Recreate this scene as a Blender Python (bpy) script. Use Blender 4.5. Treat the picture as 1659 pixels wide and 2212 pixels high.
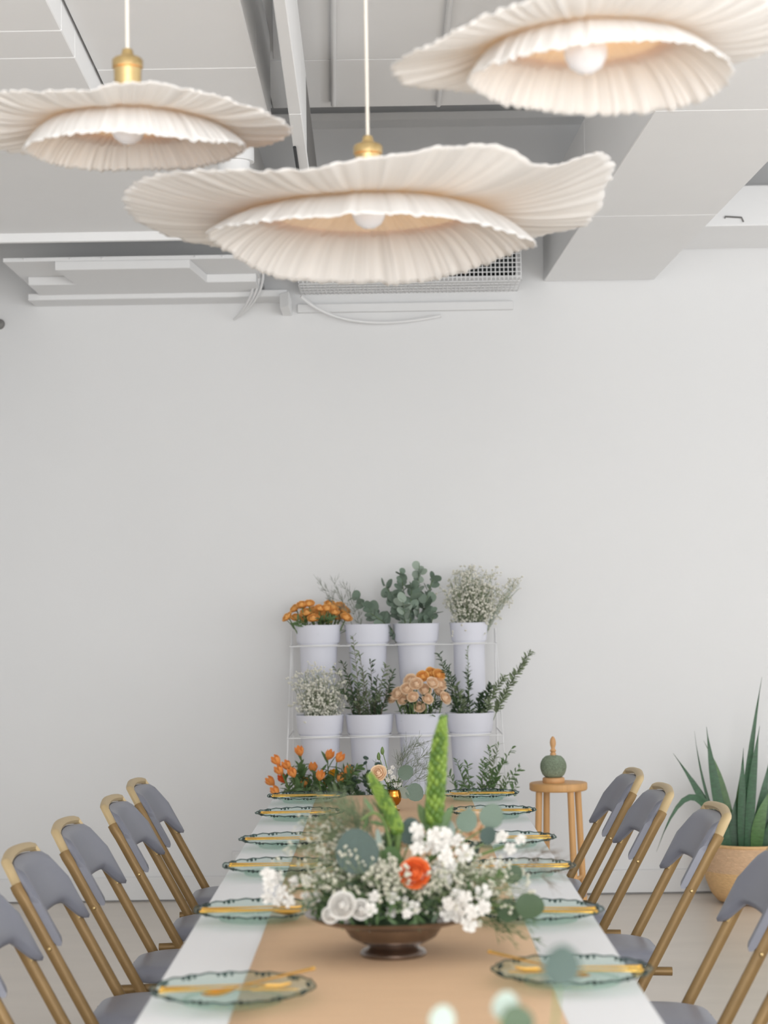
import bpy, math, random
from mathutils import Vector, Matrix

for o in list(bpy.data.objects): bpy.data.objects.remove(o)
S = bpy.context.scene
C = S.collection
PI = math.pi
random.seed(7)
def lin(r, g, b):
    f = lambda c: (c/255/12.92) if c/255 <= .04045 else ((c/255+.055)/1.055)**2.4
    return (f(r), f(g), f(b), 1)

# ------------------------------------------------------------------ camera
K = 1.4                                  # depths below are given for a 50 mm view; the lens is 70 mm
W, H, F = 1659, 2212, 3072.2*K
cd = bpy.data.cameras.new('camera'); cam = bpy.data.objects.new('camera', cd); C.objects.link(cam)
cd.sensor_fit = 'VERTICAL'; cd.sensor_height = 36; cd.lens = 50*K; cd.clip_start = .05
CP = Vector((0, 0, 1.375))
CR = Matrix.Rotation(math.radians(.136), 3, 'Z') @ Matrix.Rotation(math.radians(90+2.77), 3, 'X') @ Matrix.Rotation(math.radians(-.9), 3, 'Z')
cam.matrix_world = Matrix.Translation(CP) @ CR.to_4x4()
cd.dof.use_dof = True; cd.dof.focus_distance = 4.5*K; cd.dof.aperture_fstop = 4.6
S.camera = cam
def ray(px, py): return CR @ Vector(((px-W/2)/F, -(py-H/2)/F, -1))
def at(px, py, Y):                      # point of the sight line at depth Y
    d = ray(px, py); return CP + d*((Y-CP.y)/d.y)
def atz(px, py, z):                     # point of the sight line at height z
    d = ray(px, py); return CP + d*((z-CP.z)/d.z)

# ------------------------------------------------------------------ light
S.view_settings.view_transform = 'Standard'; S.view_settings.look = 'None'
S.view_settings.gamma = 1; S.view_settings.use_curve_mapping = False
S.view_settings.exposure = -0.28
wd = bpy.data.worlds.new('world'); S.world = wd; wd.use_nodes = True
bg = wd.node_tree.nodes['Background']; bg.inputs[0].default_value = (.86, .93, 1, 1); bg.inputs[1].default_value = .5
def area(name, loc, target, sx, sy, e, col=(1, 1, 1)):
    l = bpy.data.lights.new(name, 'AREA'); l.shape = 'RECTANGLE'; l.size = sx; l.size_y = sy; l.energy = e; l.color = col
    o = bpy.data.objects.new(name, l); C.objects.link(o); o.location = loc
    o.rotation_euler = (Vector(target)-Vector(loc)).to_track_quat('-Z', 'Y').to_euler()
    return o
WX, WF = 4.3, -3.4                       # right window wall, window wall behind the camera
area('daylight_right', (WX+.12, 3.6, 1.65), (0, 3.6, 2.9), 8.6, 2.9, 170, (.985, .995, 1))
area('daylight_front', (.8, WF-.12, 1.65), (.8, 3, 3.6), 5.4, 2.9, 540, (.985, .995, 1))

# ------------------------------------------------------------------ helpers
def new_mat(name):
    m = bpy.data.materials.new(name); m.use_nodes = True; return m
def mat(name, col, rough=.5, metal=0, bump=0, bscale=40, var=0, vscale=8, spec=.5, stretch=None, sheen=0, transl=0, tcol=None):
    m = new_mat(name); nt = m.node_tree; N = nt.nodes; L = nt.links
    b = N['Principled BSDF']; b.inputs['Base Color'].default_value = col
    b.inputs['Roughness'].default_value = rough; b.inputs['Metallic'].default_value = metal
    b.inputs['Specular IOR Level'].default_value = spec
    co = N.new('ShaderNodeTexCoord'); src = co.outputs['Object']
    if stretch:
        mp = N.new('ShaderNodeMapping'); mp.inputs['Scale'].default_value = stretch
        L.new(src, mp.inputs[0]); src = mp.outputs[0]
    if var:
        n = N.new('ShaderNodeTexNoise'); n.inputs['Scale'].default_value = vscale; n.inputs['Detail'].default_value = 4
        L.new(src, n.inputs['Vector'])
        r = N.new('ShaderNodeMapRange'); r.inputs[1].default_value = .25; r.inputs[2].default_value = .75
        r.inputs[3].default_value = 1-var; r.inputs[4].default_value = 1+var*.6
        L.new(n.outputs[0], r.inputs[0])
        x = N.new('ShaderNodeMix'); x.data_type = 'RGBA'; x.blend_type = 'MULTIPLY'; x.inputs[0].default_value = 1
        x.inputs[6].default_value = col; L.new(r.outputs[0], x.inputs[7]); L.new(x.outputs[2], b.inputs['Base Color'])
    if bump:
        n2 = N.new('ShaderNodeTexNoise'); n2.inputs['Scale'].default_value = bscale; n2.inputs['Detail'].default_value = 3
        L.new(src, n2.inputs['Vector'])
        bp = N.new('ShaderNodeBump'); bp.inputs['Strength'].default_value = bump; bp.inputs['Distance'].default_value = .01
        L.new(n2.outputs[0], bp.inputs['Height']); L.new(bp.outputs[0], b.inputs['Normal'])
    if transl:
        t = N.new('ShaderNodeBsdfTranslucent'); t.inputs[0].default_value = tcol or col
        ms = N.new('ShaderNodeMixShader'); ms.inputs[0].default_value = transl
        out = N['Material Output']; L.new(b.outputs[0], ms.inputs[1]); L.new(t.outputs[0], ms.inputs[2]); L.new(ms.outputs[0], out.inputs[0])
    return m
M = {}
M['wall'] = mat('white_wall_paint', lin(230, 230, 230), .85, bump=.03, bscale=90, var=.015, vscale=1.5)
M['duct'] = mat('white_painted_metal', lin(246, 246, 246), .6, var=.012, vscale=3)
M['ceil'] = mat('white_ceiling_paint', lin(246, 246, 246), .8, var=.015, vscale=2)
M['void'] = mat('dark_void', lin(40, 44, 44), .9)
M['dark'] = mat('dark_rubber', lin(45, 47, 50), .7)
M['base'] = mat('white_baseboard', lin(222, 222, 222), .5)
M['steel'] = mat('white_hardware', lin(232, 232, 232), .5)
M['brass'] = mat('brushed_brass', lin(205, 180, 130), .35, 1, bump=.05, bscale=200)
M['gold'] = mat('gold_metal', lin(240, 190, 95), .22, 1)
M['vasegold'] = mat('polished_gold', lin(190, 130, 55), .14, 1)
M['silver'] = mat('tarnished_silver', lin(148, 136, 128), .26, 1, var=.3, vscale=14)
M['bronze'] = mat('bronze_paint', lin(128, 102, 62), .42, .3, var=.1, vscale=20)
M['vinyl'] = mat('grey_vinyl', lin(122, 124, 135), .36, bump=.04, bscale=500)
M['pipe'] = mat('cream_edge', lin(192, 170, 130), .45, .3)
M['cloth'] = mat('white_tablecloth', lin(222, 223, 225), .85, bump=.06, bscale=25)
M['kraft'] = mat('kraft_paper', lin(205, 172, 138), .85, bump=.05, bscale=20, var=.05, vscale=30, stretch=(.3, 3, 1))
M['bucket'] = mat('white_bucket_plastic', lin(230, 231, 241), .45)
M['wood'] = mat('honey_wood', lin(208, 160, 104), .5, var=.12, vscale=10, stretch=(6, 6, .6))
M['wood2'] = mat('pale_wood', lin(206, 158, 108), .5, var=.1, vscale=25)
M['cord'] = mat('cream_cord', lin(232, 226, 214), .7)
M['bulb'] = mat('opal_bulb_glass', lin(238, 238, 242), .15)
M['tableleg'] = mat('grey_table_leg', lin(120, 120, 122), .4, .6)
M['green'] = mat('leaf_green', lin(94, 120, 80), .55, var=.25, vscale=30, transl=.25, tcol=lin(110, 150, 70))
M['dkgreen'] = mat('deep_leaf_green', lin(64, 84, 58), .5, var=.25, vscale=30, transl=.15, tcol=lin(80, 120, 60))
M['olive'] = mat('olive_green', lin(124, 138, 106), .6, var=.25, vscale=30, transl=.2)
M['euca'] = mat('eucalyptus_green', lin(104, 122, 108), .6, var=.18, vscale=25, transl=.12)
M['eucadk'] = mat('dark_eucalyptus', lin(68, 86, 80), .6, var=.18, vscale=25, transl=.12)
M['eucalt'] = mat('pale_eucalyptus', lin(172, 188, 180), .6, var=.1, vscale=25, transl=.2)
M['lime'] = mat('lime_bud', lin(128, 156, 66), .5, var=.22, vscale=60, transl=.2, tcol=lin(170, 200, 70))
M['limedk'] = mat('green_bud', lin(88, 120, 46), .5, var=.2, vscale=60, transl=.15)
M['sd1'] = mat('silver_dollar_leaf', lin(164, 178, 164), .6, var=.2, vscale=25, transl=.12)
M['sd2'] = mat('silver_dollar_leaf_dark', lin(128, 146, 130), .6, var=.2, vscale=25, transl=.12)
M['stem'] = mat('stem_green', lin(96, 118, 66), .6)
M['wisp'] = mat('wispy_stem', lin(118, 126, 112), .7)
M['twig'] = mat('brown_twig', lin(112, 98, 82), .7)
M['orange'] = mat('orange_petal', lin(255, 198, 118), .6, var=.12, vscale=50, transl=.35, tcol=lin(255, 205, 125))
M['redor'] = mat('red_orange_petal', lin(228, 112, 56), .6, var=.12, vscale=50, transl=.25, tcol=lin(255, 110, 40))
M['deepor'] = mat('deep_orange_petal', lin(250, 168, 92), .6, var=.15, vscale=50, transl=.2)
M['yellow'] = mat('amber_petal', lin(240, 172, 40), .6, var=.12, vscale=50, transl=.2)
M['peach'] = mat('peach_petal', lin(255, 230, 200), .6, var=.08, vscale=50, transl=.35, tcol=lin(255, 226, 190))
M['white'] = mat('white_petal', lin(226, 223, 218), .6, var=.05, vscale=50, transl=.25)
M['gyp'] = mat('gypsophila_cream', lin(240, 238, 226), .7, transl=.2)
M['gyp2'] = mat('centrepiece_gypsophila', lin(214, 212, 196), .7, transl=.2)
M['gypst'] = mat('gypsophila_stem', lin(124, 138, 104), .7)
M['snake'] = mat('snake_plant_green', lin(52, 92, 60), .4, var=.35, vscale=14, stretch=(3, 3, 9))
M['snake2'] = mat('snake_plant_light', lin(86, 122, 70), .4, var=.3, vscale=14, stretch=(3, 3, 9))
M['twine'] = mat('green_twine', lin(146, 160, 136), .85, bump=.9, bscale=140, var=.3, vscale=120, stretch=(1, 1, 2.2))
M['basket'] = mat('woven_basket', lin(216, 180, 144), .8, bump=.7, bscale=55, var=.12, vscale=40, stretch=(1, 1, 3))
M['basket2'] = mat('woven_basket_light', lin(226, 186, 134), .8, bump=.6, bscale=55, var=.1, vscale=40, stretch=(1, 1, 3))
M['grey'] = mat('grey_device', lin(120, 118, 116), .5)
M['ink'] = mat('dark_print', lin(52, 54, 74), .6)
M['sticker'] = mat('white_sticker', lin(235, 235, 235), .5)

def floor_mat():
    m = mat('pale_floor', lin(213, 203, 191), .3, var=.07, vscale=2.2, stretch=(.7, 2.6, 1), bump=.02, bscale=6)
    return m
M['floor'] = floor_mat()

def shade_mat():                         # thin pleated silk: scatters and lets light through
    m = new_mat('pleated_silk'); nt = m.node_tree; N = nt.nodes; L = nt.links
    b = N['Principled BSDF']; b.inputs['Roughness'].default_value = .8; b.inputs['Base Color'].default_value = lin(237, 237, 236)
    b.inputs['Specular IOR Level'].default_value = .15
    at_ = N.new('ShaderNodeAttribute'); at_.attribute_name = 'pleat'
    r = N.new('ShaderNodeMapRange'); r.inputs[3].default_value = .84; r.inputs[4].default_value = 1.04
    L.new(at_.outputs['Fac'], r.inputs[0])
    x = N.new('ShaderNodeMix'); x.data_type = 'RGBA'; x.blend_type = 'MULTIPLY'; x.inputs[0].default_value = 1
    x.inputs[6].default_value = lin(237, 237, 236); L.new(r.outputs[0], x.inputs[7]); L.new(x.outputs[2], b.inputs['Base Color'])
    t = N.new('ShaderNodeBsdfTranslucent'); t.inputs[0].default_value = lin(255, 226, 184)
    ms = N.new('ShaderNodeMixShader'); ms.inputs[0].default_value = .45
    ab = N.new('ShaderNodeAttribute'); ab.attribute_name = 'crease_glow'; L.new(ab.outputs['Fac'], ms.inputs[0])   # sheer: translucency raised by the frame to put warm glow there
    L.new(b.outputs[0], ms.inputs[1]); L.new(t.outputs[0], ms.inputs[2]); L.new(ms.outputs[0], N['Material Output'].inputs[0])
    return m
M['silk'] = shade_mat()
M['glow'] = new_mat('added_warm_glow')
_b = M['glow'].node_tree.nodes['Principled BSDF']; _b.inputs['Emission Color'].default_value = (1, .60, .26, 1); _b.inputs['Emission Strength'].default_value = 17  # added emitter, not a filament: warms the shade from inside

def glass_mat(name, tint, gloss, rough=.04):     # thin sheet of tinted glass
    m = new_mat(name); nt = m.node_tree; N = nt.nodes; L = nt.links
    N.remove(N['Principled BSDF'])
    tr = N.new('ShaderNodeBsdfTransparent'); tr.inputs[0].default_value = tint
    g = N.new('ShaderNodeBsdfGlossy'); g.inputs['Roughness'].default_value = rough; g.inputs[0].default_value = (.95, 1, .98, 1)
    lw = N.new('ShaderNodeLayerWeight'); lw.inputs[0].default_value = .5
    fr = N.new('ShaderNodeMath'); fr.operation = 'POWER'; fr.inputs[1].default_value = 5; L.new(lw.outputs['Facing'], fr.inputs[0])
    f2 = N.new('ShaderNodeMath'); f2.operation = 'MULTIPLY'; f2.inputs[1].default_value = .35; L.new(fr.outputs[0], f2.inputs[0]); fr = f2
    ad = N.new('ShaderNodeMath'); ad.operation = 'ADD'; ad.inputs[1].default_value = gloss
    L.new(fr.outputs[0], ad.inputs[0])
    ms = N.new('ShaderNodeMixShader'); L.new(ad.outputs[0], ms.inputs[0]); L.new(tr.outputs[0], ms.inputs[1]); L.new(g.outputs[0], ms.inputs[2])
    L.new(ms.outputs[0], N['Material Output'].inputs[0])
    return m
M['glass'] = glass_mat('green_tinted_glass', lin(240, 247, 244), .02)
M['glassrim'] = glass_mat('dark_green_glass_rim', lin(140, 162, 160), .05, .2)
M['pane'] = glass_mat('window_glass', (.96, .98, .97, 1), 0)

class MB:
    def __init__(s): s.v = []; s.f = []
    def add(s, vs, fs):
        n = len(s.v); s.v += [tuple(v) for v in vs]; s.f += [tuple(i+n for i in f) for f in fs]; return s
    def box(s, a, b):
        x0, y0, z0 = a; x1, y1, z1 = b
        return s.add([(x0,y0,z0),(x1,y0,z0),(x1,y1,z0),(x0,y1,z0),(x0,y0,z1),(x1,y0,z1),(x1,y1,z1),(x0,y1,z1)],
                     [(3,2,1,0),(4,5,6,7),(0,1,5,4),(1,2,6,5),(2,3,7,6),(3,0,4,7)])
    def prism(s, pts, z0, z1):
        n = len(pts)
        ar = sum(pts[i][0]*pts[(i+1)%n][1]-pts[(i+1)%n][0]*pts[i][1] for i in range(n))
        if ar < 0: pts = pts[::-1]
        s.add([(p[0],p[1],z0) for p in pts]+[(p[0],p[1],z1) for p in pts],
              [tuple(range(n))[::-1], tuple(range(n, 2*n))]+[(i,(i+1)%n,n+(i+1)%n,n+i) for i in range(n)])
        return s
    def lathe(s, prof, n=24, c=(0,0,0), wob=None):
        vs = []; fs = []
        for j, (r, z) in enumerate(prof):
            for i in range(n):
                a = 2*PI*i/n; k = wob(a, j) if wob else 1
                vs.append((c[0]+r*k*math.cos(a), c[1]+r*k*math.sin(a), c[2]+z))
        for j in range(len(prof)-1):
            for i in range(n):
                a = j*n+i; b = j*n+(i+1) % n
                fs.append((a, b, b+n, a+n))
        return s.add(vs, fs)
    def tube(s, pts, r, n=6, cap=True, flat=None):
        pts = [Vector(p) for p in pts]; m = len(pts)
        rs = r if isinstance(r, (list, tuple)) else [r]*m
        up = None; vs = []; fs = []
        for i, p in enumerate(pts):
            t = (pts[min(i+1, m-1)]-pts[max(i-1, 0)]).normalized()
            if up is None:
                up = Vector((0, 0, 1)) if abs(t.z) < .9 else Vector((1, 0, 0))
            a = (up-t*up.dot(t))
            if a.length < 1e-5: a = t.orthogonal()
            a.normalize(); b = t.cross(a); up = a
            for k in range(n):
                an = 2*PI*(k+.5)/n
                ca, sa = math.cos(an)*rs[i], math.sin(an)*rs[i]
                if flat: ca *= flat[0]; sa *= flat[1]
                vs.append(p+a*ca+b*sa)
        for i in range(m-1):
            for k in range(n):
                q = i*n+k; w = i*n+(k+1) % n
                fs.append((q, w, w+n, q+n))
        if cap: fs += [tuple(range(n))[::-1], tuple(range((m-1)*n, m*n))]
        return s.add(vs, fs)
    def ball(s, c, r, n=8, m=5, sz=1):
        prof = [(max(r*math.sin(PI*j/m), 1e-4), -r*sz*math.cos(PI*j/m)) for j in range(m+1)]
        return s.lathe(prof, n, c)
    def octa(s, c, r):
        x, y, z = c
        return s.add([(x+r,y,z),(x-r,y,z),(x,y+r,z),(x,y-r,z),(x,y,z+r),(x,y,z-r)],
                     [(0,2,4),(2,1,4),(1,3,4),(3,0,4),(2,0,5),(1,2,5),(3,1,5),(0,3,5)])
    def mesh(s, name, m, smooth=True):
        me = bpy.data.meshes.new(name); me.from_pydata(s.v, [], s.f); me.update()
        me.materials.append(M[m] if isinstance(m, str) else m)
        if smooth:
            me.shade_smooth(); me.set_sharp_from_angle(angle=math.radians(50))
        return me
    def build(s, name, m, parent=None, smooth=True, loc=None):
        return link(name, s.mesh(name, m, smooth), parent, loc)
def link(name, data, parent=None, loc=None, rot=None, scale=None):
    o = bpy.data.objects.new(name, data); C.objects.link(o)
    if parent: o.parent = parent
    if loc is not None: o.location = loc
    if rot is not None: o.rotation_euler = rot
    if scale is not None: o.scale = scale
    return o
def tag(o, label=None, cat=None, group=None, kind=None):
    if label: o['label'] = label
    if cat: o['category'] = cat
    if group: o['group'] = group
    if kind: o['kind'] = kind
    return o
def thing(name, label, cat, loc=(0,0,0), rz=0, group=None, kind=None):
    o = link(name, None, None, loc, (0, 0, rz)); o.empty_display_size = .1
    return tag(o, label, cat, group, kind)
def copy_tree(o, parent=None):
    c = o.copy(); C.objects.link(c); c.parent = parent
    for ch in o.children: copy_tree(ch, c)
    return c
def bevel(o, w=.004, seg=2):
    b = o.modifiers.new('bevel', 'BEVEL'); b.width = w; b.segments = seg; b.limit_method = 'ANGLE'; return o
def sst(a, b, x):
    t = min(1, max(0, (x-a)/(b-a))); return t*t*(3-2*t)
def bez(a, b, c, n=8):
    a, b, c = Vector(a), Vector(b), Vector(c)
    return [a*(1-t)**2+b*2*t*(1-t)+c*t*t for t in (i/(n-1) for i in range(n))]

# ------------------------------------------------------------------ room shell
YW = 6.83*K; XL = -2.7; ZC = 3.4; ZU = 4.3
tag(MB().box((XL-.2, WF-.2, -.12), (WX+.2, YW+.2, 0)).build('floor', 'floor', smooth=False), 'pale beige polished floor under the table', 'floor', kind='structure')
tag(MB().box((XL-.2, YW, 0), (WX+.2, YW+.15, ZU)).build('wall_back', 'wall', smooth=False), 'plain white wall behind the flower stand', 'wall', kind='structure')
tag(MB().box((XL-.15, WF, 0), (XL, YW, ZU)).build('wall_left', 'wall', smooth=False), 'white side wall out to the left', 'wall', kind='structure')
def window_wall(name, label, along, lo, hi, pos, out, w0, w1, z0, z1, n):
    def bx(a0, a1, p0, p1, zz0, zz1):
        return ((p0, a0, zz0), (p1, a1, zz1)) if along == 'y' else ((a0, p0, zz0), (a1, p1, zz1))
    mb = MB(); p0, p1 = sorted((pos, pos+out))
    for a0, a1, zz0, zz1 in ((lo, w0, 0, ZU), (w1, hi, 0, ZU), (w0, w1, 0, z0), (w0, w1, z1, ZU)):
        mb.box(*bx(a0, a1, p0, p1, zz0, zz1))
    tag(mb.build(name, 'wall', smooth=False), label, 'wall', kind='structure')
    return bx, p0, p1
def window(name, label, bx, p, w0, w1, z0, z1, n):
    t = thing(name, label, 'window', kind='structure')
    fr = MB()
    for a0, a1, zz0, zz1 in ((w0, w1, z0, z0+.06), (w0, w1, z1-.06, z1), (w0, w0+.06, z0, z1), (w1-.06, w1, z0, z1)):
        fr.box(*bx(a0, a1, p-.02, p+.02, zz0, zz1))
    fr.build('window_frame', 'steel', t, smooth=False)
    for i in range(1, n):
        a = w0+(w1-w0)*i/n
        MB().box(*bx(a-.025, a+.025, p-.02, p+.02, z0+.06, z1-.06)).build('mullion', 'steel', t, smooth=False)
bx, p0, p1 = window_wall('wall_right', 'white window wall out to the right', 'y', WF, YW, WX, .18, -.7, 7.9, .2, 3.1, 5)
window('window_1', 'wide window in the right wall', bx, WX+.06, -.7, 7.9, .2, 3.1, 5)
bx, p0, p1 = window_wall('wall_front', 'white window wall behind the viewer', 'x', XL, WX, WF, -.18, -1.9, 3.5, .2, 3.1, 4)
window('window_2', 'wide window in the wall behind the viewer', bx, WF-.06, -1.9, 3.5, .2, 3.1, 4)
t = thing('baseboard_back', 'low white baseboard along the back wall', 'baseboard', kind='structure')
bevel(MB().box((XL, YW-.018, 0), (WX, YW, .115)).build('board', 'base', t, smooth=False), .006)
MB().box((XL, YW-.022, 0), (WX, YW-.018, .008)).build('sealant_line', 'grey', t, smooth=False)

# ceiling: upper slab, and lower painted panels that stop short of the back wall
tag(MB().box((XL-.2, WF-.2, ZU), (WX+.2, YW+.2, ZU+.12)).build('ceiling', 'ceil', smooth=False), 'upper white ceiling above the panels', 'ceiling', kind='structure')
ye = atz(900, 229, ZC).y; yj = atz(900, 126, ZC).y
t = thing('ceiling_panels', 'white dropped ceiling of flat panels over the table', 'ceiling', kind='structure')
xs = [XL, atz(300, 100, ZC).x, atz(548, 60, ZC).x, atz(1250, 100, ZC).x, WX]
for y0, y1 in ((WF, 1.6), (1.6, yj), (yj+.006, ye)):
    for x0, x1 in zip(xs, xs[1:]):
        bevel(MB().box((x0+.002, y0+.002, ZC), (x1-.002, y1-.002, ZC+.12)).build('panel', 'ceil', t, smooth=False), .002, 1)
# strips and conduits under the dropped panels
def strip(name, label, cat, a, b, w, h, m='duct', z=ZC):
    a = Vector(a); b = Vector(b); d = (b-a).xy.normalized(); n = Vector((-d.y, d.x))*w/2
    q = [(a.x-n.x, a.y-n.y), (b.x-n.x, b.y-n.y), (b.x+n.x, b.y+n.y), (a.x+n.x, a.y+n.y)]
    return tag(bevel(MB().prism(q, z-h, z).build(name, m, smooth=False), .002, 1), label, cat)
strip('ceiling_batten', 'flat white batten left of the ceiling conduits', 'batten', atz(574, -200, ZC), atz(578, 100, ZC), .05, .018)
strip('ceiling_batten', 'narrow white batten beside the long ceiling beam', 'batten', atz(596, -200, ZC), atz(598, 110, ZC), .03, .03)
for px0, px1, lb in ((720, 720, 'thin white conduit running straight along the ceiling panels'), (972, 947, 'thin white conduit slanting along the ceiling near the large lamp')):
    a = atz(px0+(px0-px1)*.9, -200, ZC-.012); b = atz(px1, 226, ZC-.012)
    tag(MB().tube([a, b], .011, 8).build('conduit', 'steel'), lb, 'conduit')
tag(MB().box((XL, YW-.16, at(900, 258, YW-.16).z), (1.6, YW, at(900, 242, YW-.16).z)).build('wall_ledge', 'duct', smooth=False), 'white ledge high on the wall inside the ceiling gap', 'ledge')

# long beam running to the wall, left of centre
def duct(name, label, cat, L0, L1, R0, R1, z, h, joints, m='duct', gap=.004):
    """box duct: far-left, near-left, far-right, near-right footprint points"""
    t = thing(name, label, cat)
    cuts = [0]+joints+[1]
    for a, b in zip(cuts, cuts[1:]):
        ln = (L1-L0).length; ga = gap/ln
        p = [L0.lerp(L1, a+ga), L0.lerp(L1, b-ga), R0.lerp(R1, b-ga), R0.lerp(R1, a+ga)]
        bevel(MB().prism([(q.x, q.y) for q in p], z, z+h).build('duct_section', m, t, smooth=False), .003, 1)
    p = [L0.lerp(L1, .002), L0.lerp(L1, .998), R0.lerp(R1, .998), R0.lerp(R1, .002)]
    c = sum(((q.x, q.y) for q in p), ())
    MB().prism([(q.x*.9+.1*sum(c[0::2])/4, q.y*.995+.005*sum(c[1::2])/4) for q in p], z+.012, z+h-.012).build('inner_liner', 'grey', t, smooth=False)
    return t
def extend(a, b, Y):                     # line a-b taken on to depth Y
    k = (Y-a.y)/(b.y-a.y); return a.lerp(b, k)
def run(pa, pb, z, Yfar, Ynear):
    a = atz(*pa, z); b = atz(*pb, z)
    return extend(a, b, Yfar), extend(a, b, Ynear)
zb = 3.02
l = run((640, 370), (592, 20), zb, YW-.01, 1.2); r = run((668, 370), (620, 20), zb, YW-.01, 1.2)
duct('ceiling_beam', 'narrow white beam running back to the wall beside the ceiling gap', 'beam', l[0], l[1], r[0], r[1], zb, .3, [.15, .36])
a, b = run((634, 300), (626, 236), zb-.004, 6.2*K, 5.0*K)
tag(MB().tube([a, a.lerp(b, .5)+Vector((.004, 0, 0)), b], .006, 6).build('cable', 'dark'), 'thin dark strip under the narrow ceiling beam', 'cable')  # thin dark strip run along under the beam

# large square duct on the right
zd = at(1175, 608, YW).z
l = run((1175, 607), (1415, 240), zd, YW-.004, .9); r = RD = run((1480, 535), (1659, 350), zd, YW-.004, .9)
fr = lambda py, px: (l[0].y-atz(px, py, zd).y)/(l[0].y-l[1].y)
duct('air_duct', 'wide white square air duct on the right with seams', 'duct', l[0], l[1], r[0], r[1], zd, .4, [fr(468, 1265), fr(240, 1415), fr(112, 1500)])
# duct in the upper left corner, running back
zl = 2.98
l = run((165, 130), (100, 0), zl, atz(250, 318, 3.0).y-.01, .9); r = [p.copy() for p in l]
l2 = [p+Vector((-.7, 0, 0)) for p in l]
duct('air_duct', 'white square air duct in the upper left corner', 'duct', l2[0], l2[1], l[0], l[1], zl, .34, [.2, (l[0].y-atz(165, 130, zl).y)/(l[0].y-l[1].y)+.05])
zk = 3.06
ln_ = Vector((max(l[0].x, l[1].x)+.012, 0, 0)); rn_ = atz(550, 130, zk);
ynb = atz(250, 318, 3.0).y-.012
t = thing('ceiling_bulkhead', 'flat white dropped bulkhead above the left pendant lamp', 'bulkhead')
ys_ = atz(400, 148, zk).y
bevel(MB().prism([(extend(l[0], l[1], ys_+.004).x+.008, ys_+.004), (rn_.x, ys_+.004), (rn_.x, ynb), (extend(l[0], l[1], ynb).x+.008, ynb)], zk, ZC-.004).build('bulkhead_panel', 'duct', t, smooth=False), .004, 1)
bevel(MB().prism([(extend(l[0], l[1], 1.6).x+.008, 1.6), (rn_.x, 1.6), (rn_.x, ys_-.004), (extend(l[0], l[1], ys_-.004).x+.008, ys_-.004)], zk, ZC-.004).build('bulkhead_panel', 'duct', t, smooth=False), .004, 1)
# wide duct lying across, left, near the wall
zx = 3.0
yf = atz(250, 501, zx).y; yn = atz(250, 318, zx).y
xr = atz(565, 470, zx).x
t = thing('cross_duct', 'broad white duct crossing the left side in front of the wall', 'duct')
bevel(MB().box((XL+.01, yn, zx), (xr, yf, zx+.27)).build('duct_body', 'duct', t, smooth=False), .004)
zz = at(250, 520, yf+.002).z
bevel(MB().box((XL+.01, yf, zz), (xr, yf+.03, zx+.25)).build('edge_flange', 'duct', t, smooth=False), .003)
t = thing('pipe_collar', 'white round pipe collar above the hanging lamps', 'pipe', at(505, 338, yn-.12))
MB().lathe([(.03, -.06), (.055, -.06), (.055, -.02), (.07, -.02), (.07, .04), (.04, .05), (.001, .05)], 20).build('collar', 'steel', t)
MB().tube([(0, 0, .04), (0, .0, zk-at(505, 338, yn-.12).z-.002)], .04, 12).build('pipe', 'steel', t)

# steel tray with notches mounted high on the wall, left
t = thing('wall_tray', 'white notched metal tray mounted high on the wall at left', 'tray')
z1 = at(400, 551, 6.2*K).z; z0 = at(400, 579, 6.2*K).z
X = lambda px, py, Y: at(px, py, Y).x
xa, xb = X(6, 560, 6.2*K), X(545, 560, 6.2*K)
bevel(MB().box((xa, 6.2*K, z1-.018), (xb, YW, z1)).build('top_plate', 'steel', t, smooth=False), .002, 1)
xm0, xm1 = X(118, 570, 6.2*K), X(410, 565, 6.2*K)
bevel(MB().prism([(xm0, 6.2*K), (xm1, 6.2*K), (xm1+.04, 6.48*K), (xb-.01, 6.48*K), (xb-.01, YW), (xa+.04, YW), (xa+.04, 6.48*K), (xm0+.03, 6.48*K)], z0, z1-.018).build('tray_body', 'steel', t, smooth=False), .003, 1)
for px in (50, 150, 220, 420, 480, 530):
    q = at(px, 553, 6.19*K)
    MB().octa((q.x, 6.197*K, z1-.009), .006).build('rivet', 'duct', t)
ra, rb = X(60, 640, 6.69*K), X(620, 636, 6.69*K)
bevel(MB().box((ra, 6.69*K, at(300, 645, 6.69*K).z), (rb, YW, at(300, 630, 6.69*K).z)).build('lower_rail', 'steel', t, smooth=False), .003, 1)
# hanging cables and a bracket by the grille
t = thing('hanging_cables', 'bundle of thin white cables drooping to the wall below the big lamp', 'cable')
for i, dx in enumerate((0, 9, 17)):
    MB().tube(bez(at(548+dx, 560, 6.55*K), at(560+dx*1.4, 640, 6.6*K), at(506, 690, 6.82*K), 12), .006, 6).build('cable', 'steel', t)
tag(MB().tube(bez(at(650, 640, 6.72*K), at(740, 725, 6.8*K), at(952, 682, 6.81*K), 18), .008, 6).build('loose_cable', 'steel'), 'loose white cable sagging along the wall under the wire grille', 'cable')
q0 = at(602, 628, 6.6*K); q1 = at(624, 660, 6.6*K)
tag(bevel(MB().prism([(q0.x, 6.66*K), (q1.x, 6.6*K), (q1.x, YW), (q0.x, YW)], q1.z, q0.z).build('wall_bracket', 'duct', smooth=False), .003), 'small white bracket on the wall left of the wire grille', 'bracket')
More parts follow.
